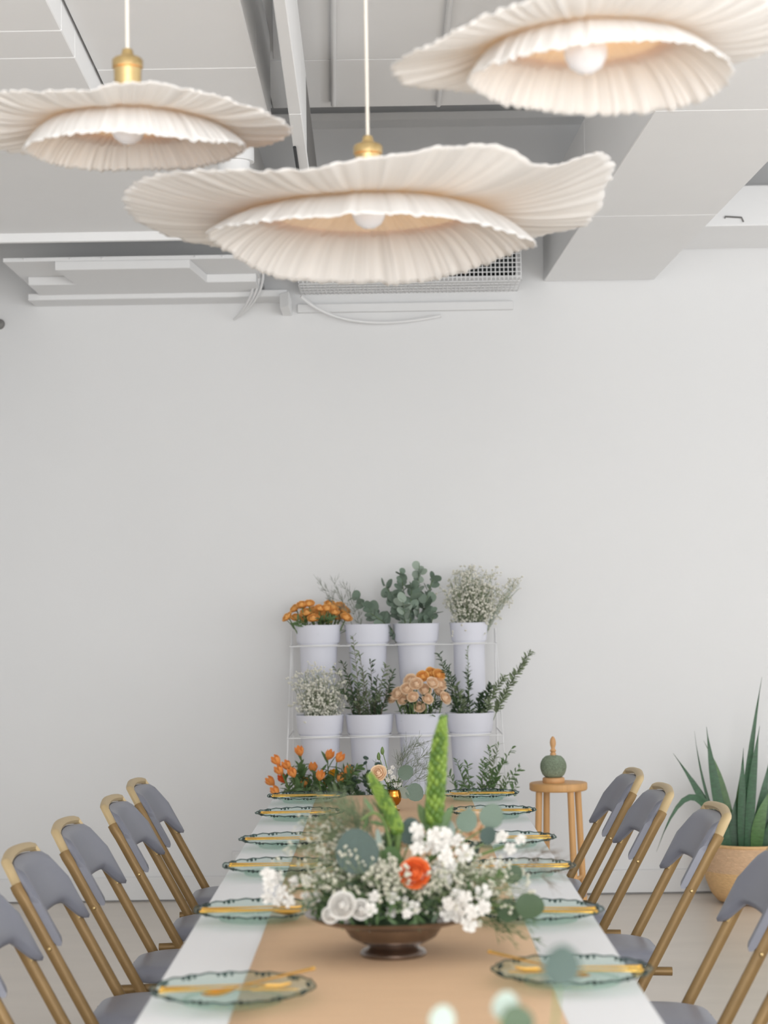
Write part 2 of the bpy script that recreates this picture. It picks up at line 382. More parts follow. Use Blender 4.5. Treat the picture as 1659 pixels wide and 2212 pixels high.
# wire grille box
t = thing('wire_grille', 'white wall vent box covered with wire mesh under the big lamp', 'vent')
gx0, gx1 = X(645, 606, 6.6*K), X(1126, 606, 6.6*K); gz = at(885, 610, 6.6*K).z; gh = .3
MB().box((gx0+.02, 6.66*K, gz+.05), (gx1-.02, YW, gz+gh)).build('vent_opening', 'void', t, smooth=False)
bevel(MB().box((gx0, 6.6*K, gz+gh), (gx1, YW, gz+gh+.03)).build('top_plate', 'steel', t, smooth=False), .003)
MB().box((gx0, 6.63*K, gz+.022), (gx1, YW, gz+.032)).build('bottom_plate', 'duct', t, smooth=False)
w = MB(); n = 52
for i in range(n+1):
    x = gx0+(gx1-gx0)*i/n
    w.box((x-.0022, 6.6*K, gz), (x+.0022, 6.604*K, gz+gh)); w.box((x-.0022, 6.6*K, gz), (x+.0022, YW, gz+.004))
for j in range(15):
    z = gz+gh*j/14
    w.box((gx0, 6.598*K, z-.0018), (gx1, 6.602*K, z+.0018))
for j in range(1, 4):
    y = 6.6*K+(YW-6.6*K)*j/4; w.box((gx0, y-.002, gz-.001), (gx1, y+.002, gz+.003))
tag(w.build('wire_mesh', 'steel', t, smooth=False), kind='stuff')
q = at(885, 655, YW)
tag(bevel(MB().box((gx0-.02, YW-.03, q.z), (gx1-.02, YW, gz-.09)).build('wall_board', 'wall', smooth=False), .004), 'white board on the wall directly under the wire grille', 'board')
# soffit on the right
t = thing('side_soffit', 'white soffit box beside the wide duct at the far right', 'soffit')
ys = 6.42*K; q = at(1590, 488, ys); xs0 = extend(RD[0], RD[1], ys).x+.02
bevel(MB().box((xs0, ys, q.z), (WX-.01, YW-.002, at(1590, 400, ys).z)).build('soffit_body', 'duct', t, smooth=False), .006)
b0 = at(1566, 468, ys-.005); b1 = at(1602, 470, ys-.005)
MB().tube([b0+Vector((0, 0, -.008)), b0, b1, b1+Vector((.008, 0, -.02))], .004, 6).build('clip', 'grey', t)
t = thing('wall_sensor', 'small grey round sensor on the wall at the left edge', 'sensor', at(0, 701, YW))
MB().lathe([(.001, .0), (.02, .0), (.026, .012), (.022, .03), (.001, .036)], 16).build('dome', 'grey', t).rotation_euler = (PI/2, 0, 0)
def outlet(px, py, w, h, lb):
    p = at(px, py, YW); t = thing('wall_outlet', lb, 'outlet', p)
    bevel(MB().box((-w/2, -.012, -h/2), (w/2, 0, h/2)).build('cover_plate', 'base', t, smooth=False), .004)
    MB().box((-w*.22, -.0145, -h*.3), (w*.22, -.012, h*.3)).build('socket_face', 'steel', t, smooth=False)
outlet(514, 1858, .055, .09, 'white wall outlet by the far left chairs above the baseboard')
outlet(375, 1908, .11, .075, 'white double outlet low on the baseboard behind the left chairs')

# ------------------------------------------------------------------ pendant lamps
def ctrl(tab):
    tab = sorted(tab); n = len(tab)
    def f(deg):
        deg = (deg+180) % 360-180
        for i in range(n):
            a = tab[i]; b = tab[(i+1) % n]; lo = a[0]; hi = b[0]+(360 if i == n-1 else 0)
            d = deg if deg >= tab[0][0] else deg+360
            if lo <= d <= hi:
                t = (d-lo)/(hi-lo); p = tab[i-1]; q = tab[(i+2) % n]
                out = []
                for k in (1, 2):
                    p0, p1, p2, p3 = p[k], a[k], b[k], q[k]
                    out.append(.5*(2*p1+(p2-p0)*t+(2*p0-5*p1+4*p2-p3)*t*t+(3*p1-p0-3*p2+p3)*t**3))
                return out
    return f
def ruffle(name, parent, prof, nth, nr, seed, amp, s0=0):
    """prof(deg, s) -> (radius, z); adds fine radial pleats and a ragged hem"""
    rnd = random.Random(seed)
    hem = [rnd.uniform(-1, 1) for _ in range(nth)]
    ple = [rnd.uniform(-1, 1) for _ in range(nth)]
    mb = MB(); col = []; cglow = []
    for i in range(nth):
        deg = 360*i/nth-180; a = math.radians(deg)
        hs = .5*hem[i]+.3*hem[i-1]+.2*hem[(i+1) % nth]
        ps = .6*ple[i]+.25*ple[i-1]+.15*ple[(i+1) % nth]
        for j in range(nr+1):
            s = j/nr; r, z = prof(deg, s)
            r *= 1+.02*hs*s**4
            z += amp*ps*(.15+.85*s)*min(1, 4*s)
            mb.v.append((r*math.cos(a), r*math.sin(a), z)); col.append(.5+.5*ps); cglow.append(.16+.44*(1-max(0, (s-s0)/(1-s0)))**2.2)
    for i in range(nth):
        k = (i+1) % nth
        for j in range(nr):
            q = i*(nr+1)+j; w = k*(nr+1)+j
            mb.f.append((q, q+1, w+1, w))
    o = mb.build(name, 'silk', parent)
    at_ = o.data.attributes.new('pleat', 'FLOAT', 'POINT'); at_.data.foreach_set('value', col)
    at_ = o.data.attributes.new('crease_glow', 'FLOAT', 'POINT'); at_.data.foreach_set('value', cglow)
    sd = o.modifiers.new('thickness', 'SOLIDIFY'); sd.thickness = .0012
    return o
def lamp(label, pix, cy, zb, apex, rj, zj, brim, skirt, seed, sticker=False, ZC=ZC, up=0, nb=0, ns=0):
    dep = lambda z, dl: CP.z+(z-CP.z)*(K*cy+dl)/(K*(cy+dl))      # heights were read at 50 mm depths
    c_ = at(*pix, cy*K); cx = c_.x; dz = c_.z-zb
    near = lambda a: max(0, -math.sin(math.radians(a)))
    fix = lambda a, R, z, o: (a, R, dep(z, R*math.sin(math.radians(a)))+dz-.0157*R*math.cos(math.radians(a))+o*near(a))
    brim = [fix(*q, nb) for q in brim]; skirt = [fix(*q, ns) for q in skirt]
    zj = dep(zj, -rj*.5)+dz; cy *= K; zb += dz; apex += dz
    t = thing('pendant_lamp', label, 'lamp', (cx, cy, zb))
    B = ctrl(brim); KS = ctrl(skirt)
    def pb(deg, s):
        R, z = B(deg)
        if s < .3: k = s/.3; return .022+(rj-.022)*k, apex+(zj-apex)*(k**1.2)-zb
        k = (s-.3)/.7
        return rj+(R-rj)*k, zj+(z-zj)*k**1.4-.012*math.sin(PI*k)-zb
    def pk(deg, s):
        R, z = KS(deg)
        return rj*.985+(R-rj*.985)*(s**.85), zj+.0015+(z-zj-.0015)*(.35*s+.65*s*s)-zb
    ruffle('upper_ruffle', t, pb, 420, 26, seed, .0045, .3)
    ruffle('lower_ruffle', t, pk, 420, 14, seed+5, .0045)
    bz = Vector((0, 0, up))
    bu = MB().lathe([(.0005, -.034), (.012, -.032), (.024, -.024), (.032, -.01), (.034, .002), (.031, .016)], 24).build('bulb', 'bulb', t, loc=bz)
    MB().lathe([(.031, .016), (.023, .028), (.016, .04), (.014, .052)], 24).build('added_glow_neck', 'glow', bu)  # emitting neck added above the unlit bulb to warm the crease
    zs = apex-zb
    MB().lathe([(.014, .045+up), (.018, .05+up), (.018, zs), (.012, zs)], 20).build('bulb_holder', 'sticker', t)
    so = MB().lathe([(.001, zs-.004), (.024, zs-.004), (.025, zs+.05), (.028, zs+.052), (.028, zs+.066), (.024, zs+.07), (.012, zs+.075), (.009, zs+.086), (.004, zs+.088)], 28).build('socket', 'brass', t)
    if sticker:
        MB().box((-.0105, -.0262, zs+.018), (.0105, -.0245, zs+.036)).build('sticker', 'sticker', so, smooth=False)
    MB().tube([(0, 0, zs+.085), (0, 0, (ZC-zb)*.6), (0, 0, ZC-zb-.02)], .0034, 8).build('cord', 'cord', t)
    MB().lathe([(.001, ZC-zb-.03), (.03, ZC-zb-.028), (.05, ZC-zb-.012), (.052, ZC-zb)], 24).build('ceiling_rose', 'steel', t)
    return t
lamp('largest cream ruffled pendant lamp hanging in the middle', (797, 470), 2.70, 2.124, 2.195, .19, 2.125,
     [(-180, .465, 2.139), (-150, .46, 2.125), (-122, .44, 2.092), (-106, .435, 2.076), (-90, .435, 2.088), (-62, .45, 2.124), (-45, .455, 2.116), (-28, .485, 2.172), (-12, .46, 2.160), (2, .43, 2.128), (30, .44, 2.155), (60, .43, 2.165), (100, .43, 2.16), (150, .44, 2.14)],
     [(-180, .312, 2.090), (-150, .31, 2.062), (-120, .31, 2.042), (-90, .31, 2.040), (-60, .31, 2.044), (-30, .31, 2.048), (-8, .318, 2.062), (20, .30, 2.082), (55, .31, 2.076), (75, .315, 2.066), (92, .325, 2.072), (125, .315, 2.066), (155, .30, 2.082)], 3, True, up=.012, nb=.013, ns=.004)
lamp('smaller cream ruffled pendant lamp at the left', (277, 287), 2.55, 2.233, 2.30, .12, 2.248,
     [(-180, .30, 2.225), (-155, .30, 2.250), (-120, .28, 2.232), (-100, .28, 2.222), (-75, .285, 2.236), (-55, .29, 2.228), (-25, .295, 2.226), (-8, .30, 2.232), (20, .28, 2.250), (60, .27, 2.275), (120, .27, 2.27), (155, .28, 2.24)],
     [(-180, .185, 2.196), (-140, .195, 2.178), (-90, .20, 2.170), (-45, .205, 2.172), (-10, .215, 2.200), (20, .205, 2.215), (60, .20, 2.222), (95, .20, 2.226), (130, .20, 2.215), (160, .185, 2.205)], 11, ZC=3.06, up=.0133, nb=-.012, ns=-.003)
lamp('cream ruffled pendant lamp at the top right showing its bulb', (1265, 122), 2.14, 2.205, 2.29, .12, 2.222,
     [(-180, .295, 2.188), (-150, .29, 2.160), (-120, .28, 2.177), (-90, .28, 2.200), (-50, .28, 2.225), (-15, .30, 2.235), (10, .30, 2.238), (40, .27, 2.25), (90, .26, 2.25), (140, .27, 2.22), (165, .285, 2.19)],
     [(-180, .180, 2.170), (-140, .18, 2.155), (-90, .185, 2.158), (-45, .20, 2.172), (-10, .22, 2.172), (20, .21, 2.166), (60, .195, 2.176), (95, .19, 2.183), (130, .185, 2.182), (160, .18, 2.178)], 19, up=.007, ns=-.006)

# ------------------------------------------------------------------ table, cloth, runner
TW, TZ, Y0, Y1 = .40, .75, 1.1, 4.78*K
t = thing('dining_table', 'long folding table under the white cloth', 'table', (0, (Y0+Y1)/2, 0))
hl = (Y1-Y0)/2
bevel(MB().box((-TW+.008, -hl+.008, TZ-.035), (TW-.008, hl-.008, TZ-.004)).build('table_top', 'sticker', t, smooth=False), .004)
for sx in (-1, 1):
    for y in (-hl+.12, -.05, hl-.12):
        MB().tube([(sx*.2, y, TZ-.035), (sx*.2, y, 0)], .015, 10).build('leg', 'tableleg', t)
mb = MB(); rnd = random.Random(4)
nx, ny = 24, 90
for j in range(ny+1):
    y = -hl+2*hl*j/ny
    for i in range(nx+1):
        x = -TW+2*TW*i/nx
        mb.v.append((x, y, TZ-(.0025 if i in (0, nx) or j in (0, ny) else 0)))
for j in range(ny):
    for i in range(nx):
        a = j*(nx+1)+i; mb.f.append((a, a+1, a+nx+2, a+nx+1))
per = [j*(nx+1)+nx for j in range(ny+1)]+[ny*(nx+1)+i for i in range(nx-1, -1, -1)]+[j*(nx+1) for j in range(ny-1, -1, -1)]+[i for i in range(1, nx)]
prev = per
for k, dz in enumerate((.03, .09, .16)):
    cur = []
    for q, idx in enumerate(per):
        x, y, z = mb.v[idx]
        nrm = Vector((x/TW if abs(x) > TW-.001 else 0, y/hl if abs(y) > hl-.001 else 0, 0))
        off = .004+.006*(k+1)*(.5+.5*math.sin(q*.55+math.sin(q*.17)*2))
        cur.append(len(mb.v)); mb.v.append((x+nrm.x*off, y+nrm.y*off, TZ-dz))
    m_ = len(per)
    for q in range(m_): mb.f.append((prev[q], prev[(q+1) % m_], cur[(q+1) % m_], cur[q])[::-1])
    prev = cur
tc = mb.build('tablecloth', 'cloth', None, loc=(0, (Y0+Y1)/2, 0))
tag(tc, 'white cloth covering the long dining table', 'tablecloth')
mb = MB(); ny = 120
for j in range(ny+1):
    y = -hl+2*hl*j/ny
    for i in range(9):
        x = -.255+.51*i/8
        mb.v.append((x, y, TZ+.0022+.0006*math.sin(y*9+i)+.0005*math.sin(y*23+i*2)))
for j in range(ny):
    for i in range(8):
        a = j*9+i; mb.f.append((a, a+1, a+10, a+9))
o = mb.build('paper_runner', 'kraft', None, loc=(0, (Y0+Y1)/2, 0)); tag(o, 'brown kraft paper runner down the middle of the table', 'table runner')
sd = o.modifiers.new('thickness', 'SOLIDIFY'); sd.thickness = .0012

# ------------------------------------------------------------------ folding chairs
SL = .545; FY = .20
def yb(z): return FY-SL*z
HW = .203
def zt(u):
    a = abs(u); return .812-.014*a*a-.042*sst(.82, .9, a)-.012*sst(.9, 1, a)
def zbm(u):
    a = abs(u); return .672-.052*sst(.6, .97, a)
def make_chair():
    root = thing('folding_chair', 'chair', 'chair')
    nu, nv = 28, 14
    mb = MB(); idx = {}
    for side in (0, 1):
        for i in range(nu+1):
            u = -1+2*i/nu
            for j in range(nv+1):
                v = j/nv; z = zbm(u)+(zt(u)-.012-zbm(u))*v
                e = min(1, 4.5*min(v, 1-v, (1-abs(u))*1.6+.02)); puff = .016*math.sqrt(max(0, 1-(1-e)**2))
                y = yb(z)-.012+.036*abs(u)**2.4+(.004+puff if side == 0 else -.004-puff*.6)
                idx[side, i, j] = len(mb.v); mb.v.append((u*(HW+.006), y, z))
    for i in range(nu):
        for j in range(nv):
            a = [idx[0, i, j], idx[0, i+1, j], idx[0, i+1, j+1], idx[0, i, j+1]]; mb.f.append(tuple(a[::-1]))
            mb.f.append((idx[1, i, j], idx[1, i+1, j], idx[1, i+1, j+1], idx[1, i, j+1]))
    for i in range(nu):
        mb.f.append((idx[0, i, 0], idx[0, i+1, 0], idx[1, i+1, 0], idx[1, i, 0])[::-1]); mb.f.append((idx[0, i, nv], idx[0, i+1, nv], idx[1, i+1, nv], idx[1, i, nv]))
    for j in range(nv):
        mb.f.append((idx[0, 0, j], idx[0, 0, j+1], idx[1, 0, j+1], idx[1, 0, j])[::-1]); mb.f.append((idx[0, nu, j], idx[0, nu, j+1], idx[1, nu, j+1], idx[1, nu, j]))
    mb.build('backrest', 'vinyl', root)
    pts = []
    for i in range(41):                 # bright channel over the crown
        u = -.955+1.91*i/40; z = zt(u)
        pts.append((u*HW, yb(z)-.012*(1-u*u), z))
    MB().tube(pts, .0105, 8, flat=(1, 1.3)).build('crown_rail', 'pipe', root)
    for s in (-1, 1):
        tp = [(s*HW, yb(z), z) for z in (0.008, .3, .6, .72)]+[(s*(HW-.001), yb(.745)-.002, .745), (s*(HW-.006), yb(.757)-.002, .757)]
        MB().tube(tp, .0125, 8, flat=(1.15, .85)).build('upright', 'bronze', root)
        MB().ball((s*(HW+.013), yb(.615), .615), .005, 8, 4).build('rivet', 'brass', root)
        MB().tube([(s*(HW-.03), -.085, .398), (s*(HW-.03), .30, .408)], .012, 8).build('seat_rail', 'bronze', root)
        MB().tube([(s*(HW-.05), .16, .395), (s*(HW-.05), .06, .15), (s*(HW-.05), -.005, .008)], .0125, 8).build('rear_leg', 'bronze', root)
        MB().lathe([(.001, 0), (.017, 0), (.018, .02), (.014, .03)], 12, (s*HW, yb(0.008), 0)).build('foot_cap', 'dark', root)
        MB().lathe([(.001, 0), (.014, 0), (.015, .02), (.012, .03)], 12, (s*(HW-.05), -.005, 0)).build('foot_cap', 'dark', root)
        MB().tube([(s*(HW-.012), yb(.645)+.008, .645), (s*(HW-.012), yb(.622)+.008, .622)], .0035, 6).build('clip', 'brass', root)
    MB().tube([(-HW+.03, .02, .392), (HW-.03, .02, .392)], .011, 8).build('cross_rail', 'bronze', root)
    MB().tube([(-HW+.01, yb(.12), .12), (HW-.01, yb(.12), .12)], .009, 8).build('cross_rail', 'bronze', root)
    mb = MB(); n = 40                   # padded seat, rounded front
    def ring(k, z, g=0):
        out = []
        for i in range(n):
            a = 2*PI*i/n; ca, sa = math.cos(a), math.sin(a)
            e = 2/4.5
            x = (HW-.022)*abs(ca)**e*(1 if ca > 0 else -1); y = .20*abs(sa)**e*(1 if sa > 0 else -1)
            x *= 1-.10*max(0, -y/.2)
            out.append((x*k, .13+y*k, z))
        return out
    R_ = [ring(.02, .452), ring(.5, .452), ring(.8, .449), ring(.95, .441), ring(1, .428), ring(.99, .412), ring(.9, .406), ring(.02, .406)]
    for r_ in R_: mb.v += r_
    for j in range(len(R_)-1):
        for i in range(n): mb.f.append((j*n+i, (j+1)*n+i, (j+1)*n+(i+1) % n, j*n+(i+1) % n))
    mb.build('seat', 'vinyl', root)
    return root
proto = make_chair()
ords = ['nearest the wall', 'second from the wall', 'third from the wall', 'fourth from the wall', 'nearest the viewer']
first = True
for side, data in (('left', [(.608, 4.74, 0), (.605, 4.31, 0), (.640, 3.85, 0), (.650, 3.41, 0), (.66, 2.98, 0)]),
                   ('right', [(.570, 4.82, 0), (.585, 4.395, 0), (.650, 3.95, 0), (.655, 3.26, 0), (.67, 2.82, 0)])):
    for i, (x, y, dr) in enumerate(data):
        o = proto if first else copy_tree(proto); first = False
        s = -1 if side == 'left' else 1
        o.location = (s*x, y*K, 0); o.rotation_euler = (0, 0, (-PI/2 if s < 0 else PI/2)+math.radians(dr))
        tag(o, 'grey padded folding chair with bronze frame, %s side of the table, %s' % (side, ords[i]), 'chair', 'folding chairs along the table')

# ------------------------------------------------------------------ plates and cutlery
PR = .132
pm = MB().lathe([(.001, .004), (.05, .004), (.082, .0045), (.088, .008), (.11, .0145), (PR, .0205), (PR+.001, .0225), (.11, .018), (.088, .012), (.081, .008), (.05, .0075), (.001, .0075)], 72,
                wob=lambda a, j: 1+(.012*math.sin(12*a) if j in (5, 6) else .006*math.sin(12*a) if j in (4, 7) else 0)).mesh('plate_glass', 'glass')
rm = MB()
pts = []
for i in range(96):
    a = 2*PI*i/96; r = (PR-.001)*(1+.012*math.sin(12*a))
    pts.append((r*math.cos(a), r*math.sin(a), .0225+.0012*math.sin(24*a)))
rm.tube(pts+[pts[0]], .0015, 6, cap=False)
for i in range(12):
    a0 = 2*PI*(i+.75)/12
    for da in (-.09, 0, .09):
        rm.ball(((PR-.010)*math.cos(a0+da), (PR-.010)*math.sin(a0+da), .0205), .0042 if da == 0 else .003, 6, 4)
rim_m = rm.mesh('plate_rim', 'glassrim')
fm = MB().tube([((.078)*math.cos(2*PI*i/48), .078*math.sin(2*PI*i/48), .003) for i in range(49)], .003, 6, cap=False).mesh('foot_ring', 'glass')
def cutlery(kind):
    mb = MB()
    # handle runs towards +x, working end at -x
    hp = [(.115, 0, .001), (.112, 0, .001), (.06, 0, .0015), (0, 0, .002), (-.03, 0, .0025)]
    mb.tube(hp, [.0035, .0045, .0032, .0024, .0022], 8, flat=(.6, 1))
    mb.ball((.113, 0, .001), .0052, 8, 5, .6)
    if kind == 'fork':
        mb.tube([(-.03, 0, .0025), (-.04, 0, .001), (-.052, 0, 0)], [.0022, .006, .009], 8, flat=(.25, 1))
        for k in (-1.5, -.5, .5, 1.5):
            mb.tube([(-.05, k*.0046, 0), (-.075, k*.0046, -.0008), (-.092, k*.0043, .002)], [.0019, .0016, .0009], 6)
    elif kind == 'spoon':
        vs = []; fs = []
        for i in range(9):
            for j in range(7):
                s = i/8; x = -.03-.06*s; w = .018*math.sqrt(max(.01, 1-((s-.55)/.56)**2)); y = (j/3-1)*w
                vs.append((x, y, .001-.007*math.sin(PI*s)*(1-(j/3-1)**2)))
        for i in range(8):
            for j in range(6): fs.append((i*7+j, i*7+j+1, i*7+j+8, i*7+j+7))
        mb.add(vs, fs)
    else:
        mb.add([(-.03, -.002, 0), (-.04, -.007, 0), (-.08, -.007, 0), (-.105, .001, 0), (-.105, .003, 0), (-.03, .004, 0)] +
               [(-.03, -.002, .002), (-.04, -.006, .0008), (-.08, -.006, .0008), (-.105, .001, .001), (-.105, .003, .0015), (-.03, .004, .003)],
               [(5, 4, 3, 2, 1, 0), (6, 7, 8, 9, 10, 11)]+[(i, (i+1) % 6, 6+(i+1) % 6, 6+i) for i in range(6)])
    return mb.mesh(kind, 'gold')
CUT = {k: cutlery(k) for k in ('fork', 'knife', 'spoon')}
pords = ['at the far end', 'second from the far end', 'third from the far end', 'fourth from the far end', 'fifth from the far end', 'nearest the viewer']
PY = {'left': [(665, 1727), (648, 1764), (625, 1822), (601, 1880), (560, 1977), (503, 2152)], 'right': [(1033, 1722), (1062, 1760), (1096, 1820), (1120, 1883), (1160, 1979), (1238, 2111)]}
for side in ('left', 'right'):
    for i, (px, py) in enumerate(PY[side]):
        p = atz(px, py, TZ+.012); s = -1 if side == 'left' else 1
        px_ = min(max(abs(p.x), .258), .29)*s
        zb_ = TZ+.0042
        t = thing('glass_plate', 'scalloped green glass plate on the %s of the table, %s' % (side, pords[i]), 'plate', (px_, p.y, zb_), random.uniform(0, .5), 'place settings along the table')
        link('plate_body', pm, t); link('rim', rim_m, t); link('foot_ring', fm, t)
        ks = ['fork', 'knife'] + (['spoon'] if i >= 4 else [])
        for k, kd in enumerate(ks):
            o = link(kd, CUT[kd], None, (px_, p.y+(.024, -.004, -.034)[k]-.01, zb_+(.0205, .0195, .021)[k]),
                     (0, 0, (0 if s > 0 else PI)+random.uniform(-.10, .10)*(1 if k < 2 else 1)), None)
            if i == 5:
                if side == 'left' and kd == 'fork': o.rotation_euler = (0, 0, PI+.10)
                if kd == 'spoon': o.rotation_euler = (0, math.radians(-5), (.62 if s < 0 else PI-.75)); o.location.z += .014; o.location.x += (.035 if s < 0 else -.05)
            tag(o, 'gold %s lying on the %s glass plate %s' % (kd, side, pords[i]), kd, 'gold cutlery on the plates')
# ------------------------------------------------------------------ plant pieces
def round_leaf(m, w=1.0, cup=.12):
    vs = [(0, 0, 0)]; n = 14
    for i in range(n):
        a = 2*PI*i/n; x = .5-.5*math.cos(a); y = .5*w*math.sin(a)*(1+.12*math.cos(a))
        vs.append((x, y, cup*(abs(y)*1.2+(x-.5)**2*.8)))
    vs[0] = (.5, 0, .0)
    return MB().add(vs, [(0, 1+i, 1+(i+1) % n) for i in range(n)]).mesh('leaf', m)
def lance_leaf(m, w=.2, curl=.15, n=6):
    vs = []; fs = []
    for i in range(n+1):
        s = i/n; ww = w*.5*math.sin(PI*min(1, .04+s*.96))**.8 if i < n else 0
        z = -curl*s*s
        vs += [(s, -ww, z+ww*.35), (s, 0, z), (s, ww, z+ww*.35)]
    for i in range(n):
        a = i*3
        fs += [(a, a+3, a+4, a+1), (a+1, a+4, a+5, a+2)]
    return MB().add(vs, fs).mesh('leaf', m)
def frame(pos, d, nrm=None, size=1):
    x = Vector(d).normalized(); up = Vector(nrm) if nrm is not None else Vector((0, 0, 1))
    y = up.cross(x)
    if y.length < 1e-3: y = x.orthogonal()
    y.normalize(); z = x.cross(y)
    return Matrix.Translation(pos) @ Matrix((x, y, z)).transposed().to_4x4() @ Matrix.Diagonal((size, size, size, 1))
def put(name, me, parent, pos, d, nrm=None, size=1):
    o = link(name, me, parent); o.matrix_basis = frame(Vector(pos)-(parent.location if parent else Vector()), d, nrm, size)
    return o
def rnd_dir(r, zmin=-1):
    while True:
        v = Vector((r.uniform(-1, 1), r.uniform(-1, 1), r.uniform(zmin, 1)))
        if .1 < v.length < 1: return v.normalized()
LF = {}
for k in ('euca', 'eucadk', 'eucalt', 'dkgreen', 'green', 'sd1', 'sd2'): LF['round', k] = round_leaf(k, .95)
for k in ('green', 'dkgreen', 'olive'): LF['lance', k] = lance_leaf(k, .26)
def rose_mesh(m, open_=1.0, seed=0):
    r = random.Random(seed); mb = MB()
    for k, (np_, rad, h, cl, z0) in enumerate(((3, .40, .86, .74, .12), (4, .62, .86, .62, .06), (5, .82, .80, .50, .02), (6, 1.0, .62, .40, 0))):
        for p in range(np_):
            a0 = 2*PI*p/np_+k*.7+r.uniform(-.15, .15); wd = 2*PI/np_*.66
            vs = []; fs = []
            for j in range(6):
                s = j/5
                for i in range(5):
                    e = i/2-1
                    rr = rad*(1+.04*r.uniform(-1, 1))*math.sin(PI*(.1+cl*s*(1-.10*e*e)))*open_+(.10*s**4 if k == 3 else 0)
                    a = a0+e*wd*(.45+.55*math.sin(PI*(.2+.6*s)))
                    z = z0+h*(s-.16*s*s*e*e)-(.10*s**4 if k == 3 else 0)
                    vs.append((rr*math.cos(a), rr*math.sin(a), z))
            for j in range(5):
                for i in range(4):
                    q = j*5+i; fs.append((q, q+1, q+6, q+5))
            mb.add(vs, fs)
    mb.ball((0, 0, .72), .2, 8, 6, 1.1)
    return mb.mesh('bloom', m)
def floret_mesh(m, seed=0):
    r = random.Random(seed); mb = MB()
    for k, (np_, rad, z0) in enumerate(((5, 1.0, 0), (4, .6, .18))):
        for p in range(np_):
            a0 = 2*PI*p/np_+k*.6+r.uniform(-.15, .15); vs = []; fs = []
            for j in range(4):
                s = j/3
                for i in range(4):
                    e = (i-1.5)/1.5
                    a = a0+e*.62*math.sin(PI*(.2+.6*s)); rr = rad*s
                    vs.append((rr*math.cos(a), rr*math.sin(a), z0+.45*math.sin(s*2.2)*.7+.10*math.sin(e*5+p)*s))
            for j in range(3):
                for i in range(3):
                    q = j*4+i; fs.append((q, q+1, q+5, q+4))
            mb.add(vs, fs)
    return mb.mesh('floret', m)
ROSE = {k: [rose_mesh(k, 1, s) for s in (1, 2)] for k in ('orange', 'peach', 'redor', 'white')}
FLO = [floret_mesh('white', s) for s in (1, 2, 3)]
SEP = MB().lathe([(.02, -.28), (.16, -.2), (.3, -.02), (.34, .18)], 8).mesh('calyx', 'green')
def rose(label, pos, base, size, mk, d=(0, 0, 1), cat='rose', group=None, seed=0, leaves=2, stemmat='stem'):
    r = random.Random(seed); pos = Vector(pos); base = Vector(base); d = Vector(d).normalized()
    t = thing('rose', label, cat, base, 0, group)
    q = Matrix.Translation(pos-base) @ d.to_track_quat('Z', 'Y').to_matrix().to_4x4() @ Matrix.Rotation(r.uniform(0, 6), 4, 'Z') @ Matrix.Diagonal((size, size, size, 1))
    o = link('bloom', ROSE[mk][seed % 2], t); o.matrix_basis = q
    o = link('calyx', SEP, t); o.matrix_basis = q
    pts = bez((0, 0, 0), (pos-base)*.5+Vector((0, 0, .03)), pos-base-d*size*.25, 6)
    MB().tube(pts, .0028, 5).build('stem', stemmat, t)
    for k in range(leaves):
        s = r.uniform(.62, .92); p = base+(pos-base)*s
        put('leaf', LF['lance', 'green'], t, p, rnd_dir(r, .0), None, r.uniform(.045, .07))
    return t
def gyp(name, label, base, c, rad, n, sub, fl, group=None, seed=0, stem=.0006, cat='flowers', m='gyp'):
    r = random.Random(seed); base = Vector(base); c = Vector(c)
    t = thing(name, label, cat, base, 0, group); st = MB(); fm_ = MB()
    for i in range(n):
        v = rnd_dir(r)*(r.random()**.4)
        e = c+Vector((v.x*rad[0], v.y*rad[1], v.z*rad[2]))-base
        b = e*.5+Vector((0, 0, .04))
        pts = bez((r.uniform(-.01, .01), r.uniform(-.01, .01), 0), b-Vector((b.x*.35, b.y*.35, 0)), e, 6)
        st.tube(pts, stem*1.3, 3, False)
        for k in range(sub):
            a = pts[r.choice((3, 4, 4, 5))]; q = a+rnd_dir(r, -.3)*r.uniform(.02, .055)*(rad[0]/.1)**.5
            st.tube([a, q], stem*.8, 3, False)
            for _ in range(2): fm_.octa(q+rnd_dir(r)*r.uniform(0, .012), fl*r.uniform(.6, 1.15))
    tag(st.build('stems', 'gypst', t), kind='stuff'); tag(fm_.build('florets', m, t), kind='stuff')
    return t
def branch(name, label, pts, leafkind, n, size, group=None, seed=0, cat='branch', single=False, sr=.002, stemmat='stem', spread=1.0, start=.3, wlen=None):
    """pts: base, control, tip. leaves along the stem, joined when too small to pick apart"""
    r = random.Random(seed); base = Vector(pts[0]); P = [p-base for p in bez(*pts, 14)]
    t = thing(name, label, cat, base, 0, group)
    MB().tube(P, [sr*(1-.6*i/13) for i in range(14)], 5).build('stem', stemmat, t)
    jm = MB(); src = LF[leafkind]
    for i in range(n):
        s = start+(1-start)*(i+.5*r.random())/n; k = min(12, int(s*13)); f = s*13-k
        p = P[k].lerp(P[k+1], min(1, f)); tg = (P[k+1]-P[k]).normalized()
        side = tg.cross(rnd_dir(r)).normalized()*spread
        d = (tg*.55+side+Vector((0, 0, .15))).normalized(); sz = size*r.uniform(.7, 1.15)*(1.1-.45*s)
        nrm = rnd_dir(r)+Vector((0, -.6, .6))
        if single: put('leaf', src, t, base+p, d, nrm, sz)
        else:
            Mx = frame(p, d, nrm, sz); jm.add([Mx @ v.co for v in src.vertices], [tuple(f_.vertices) for f_ in src.polygons])
    if not single and n: tag(jm.build('leaves', leafkind[1], t), kind='stuff')
    return t
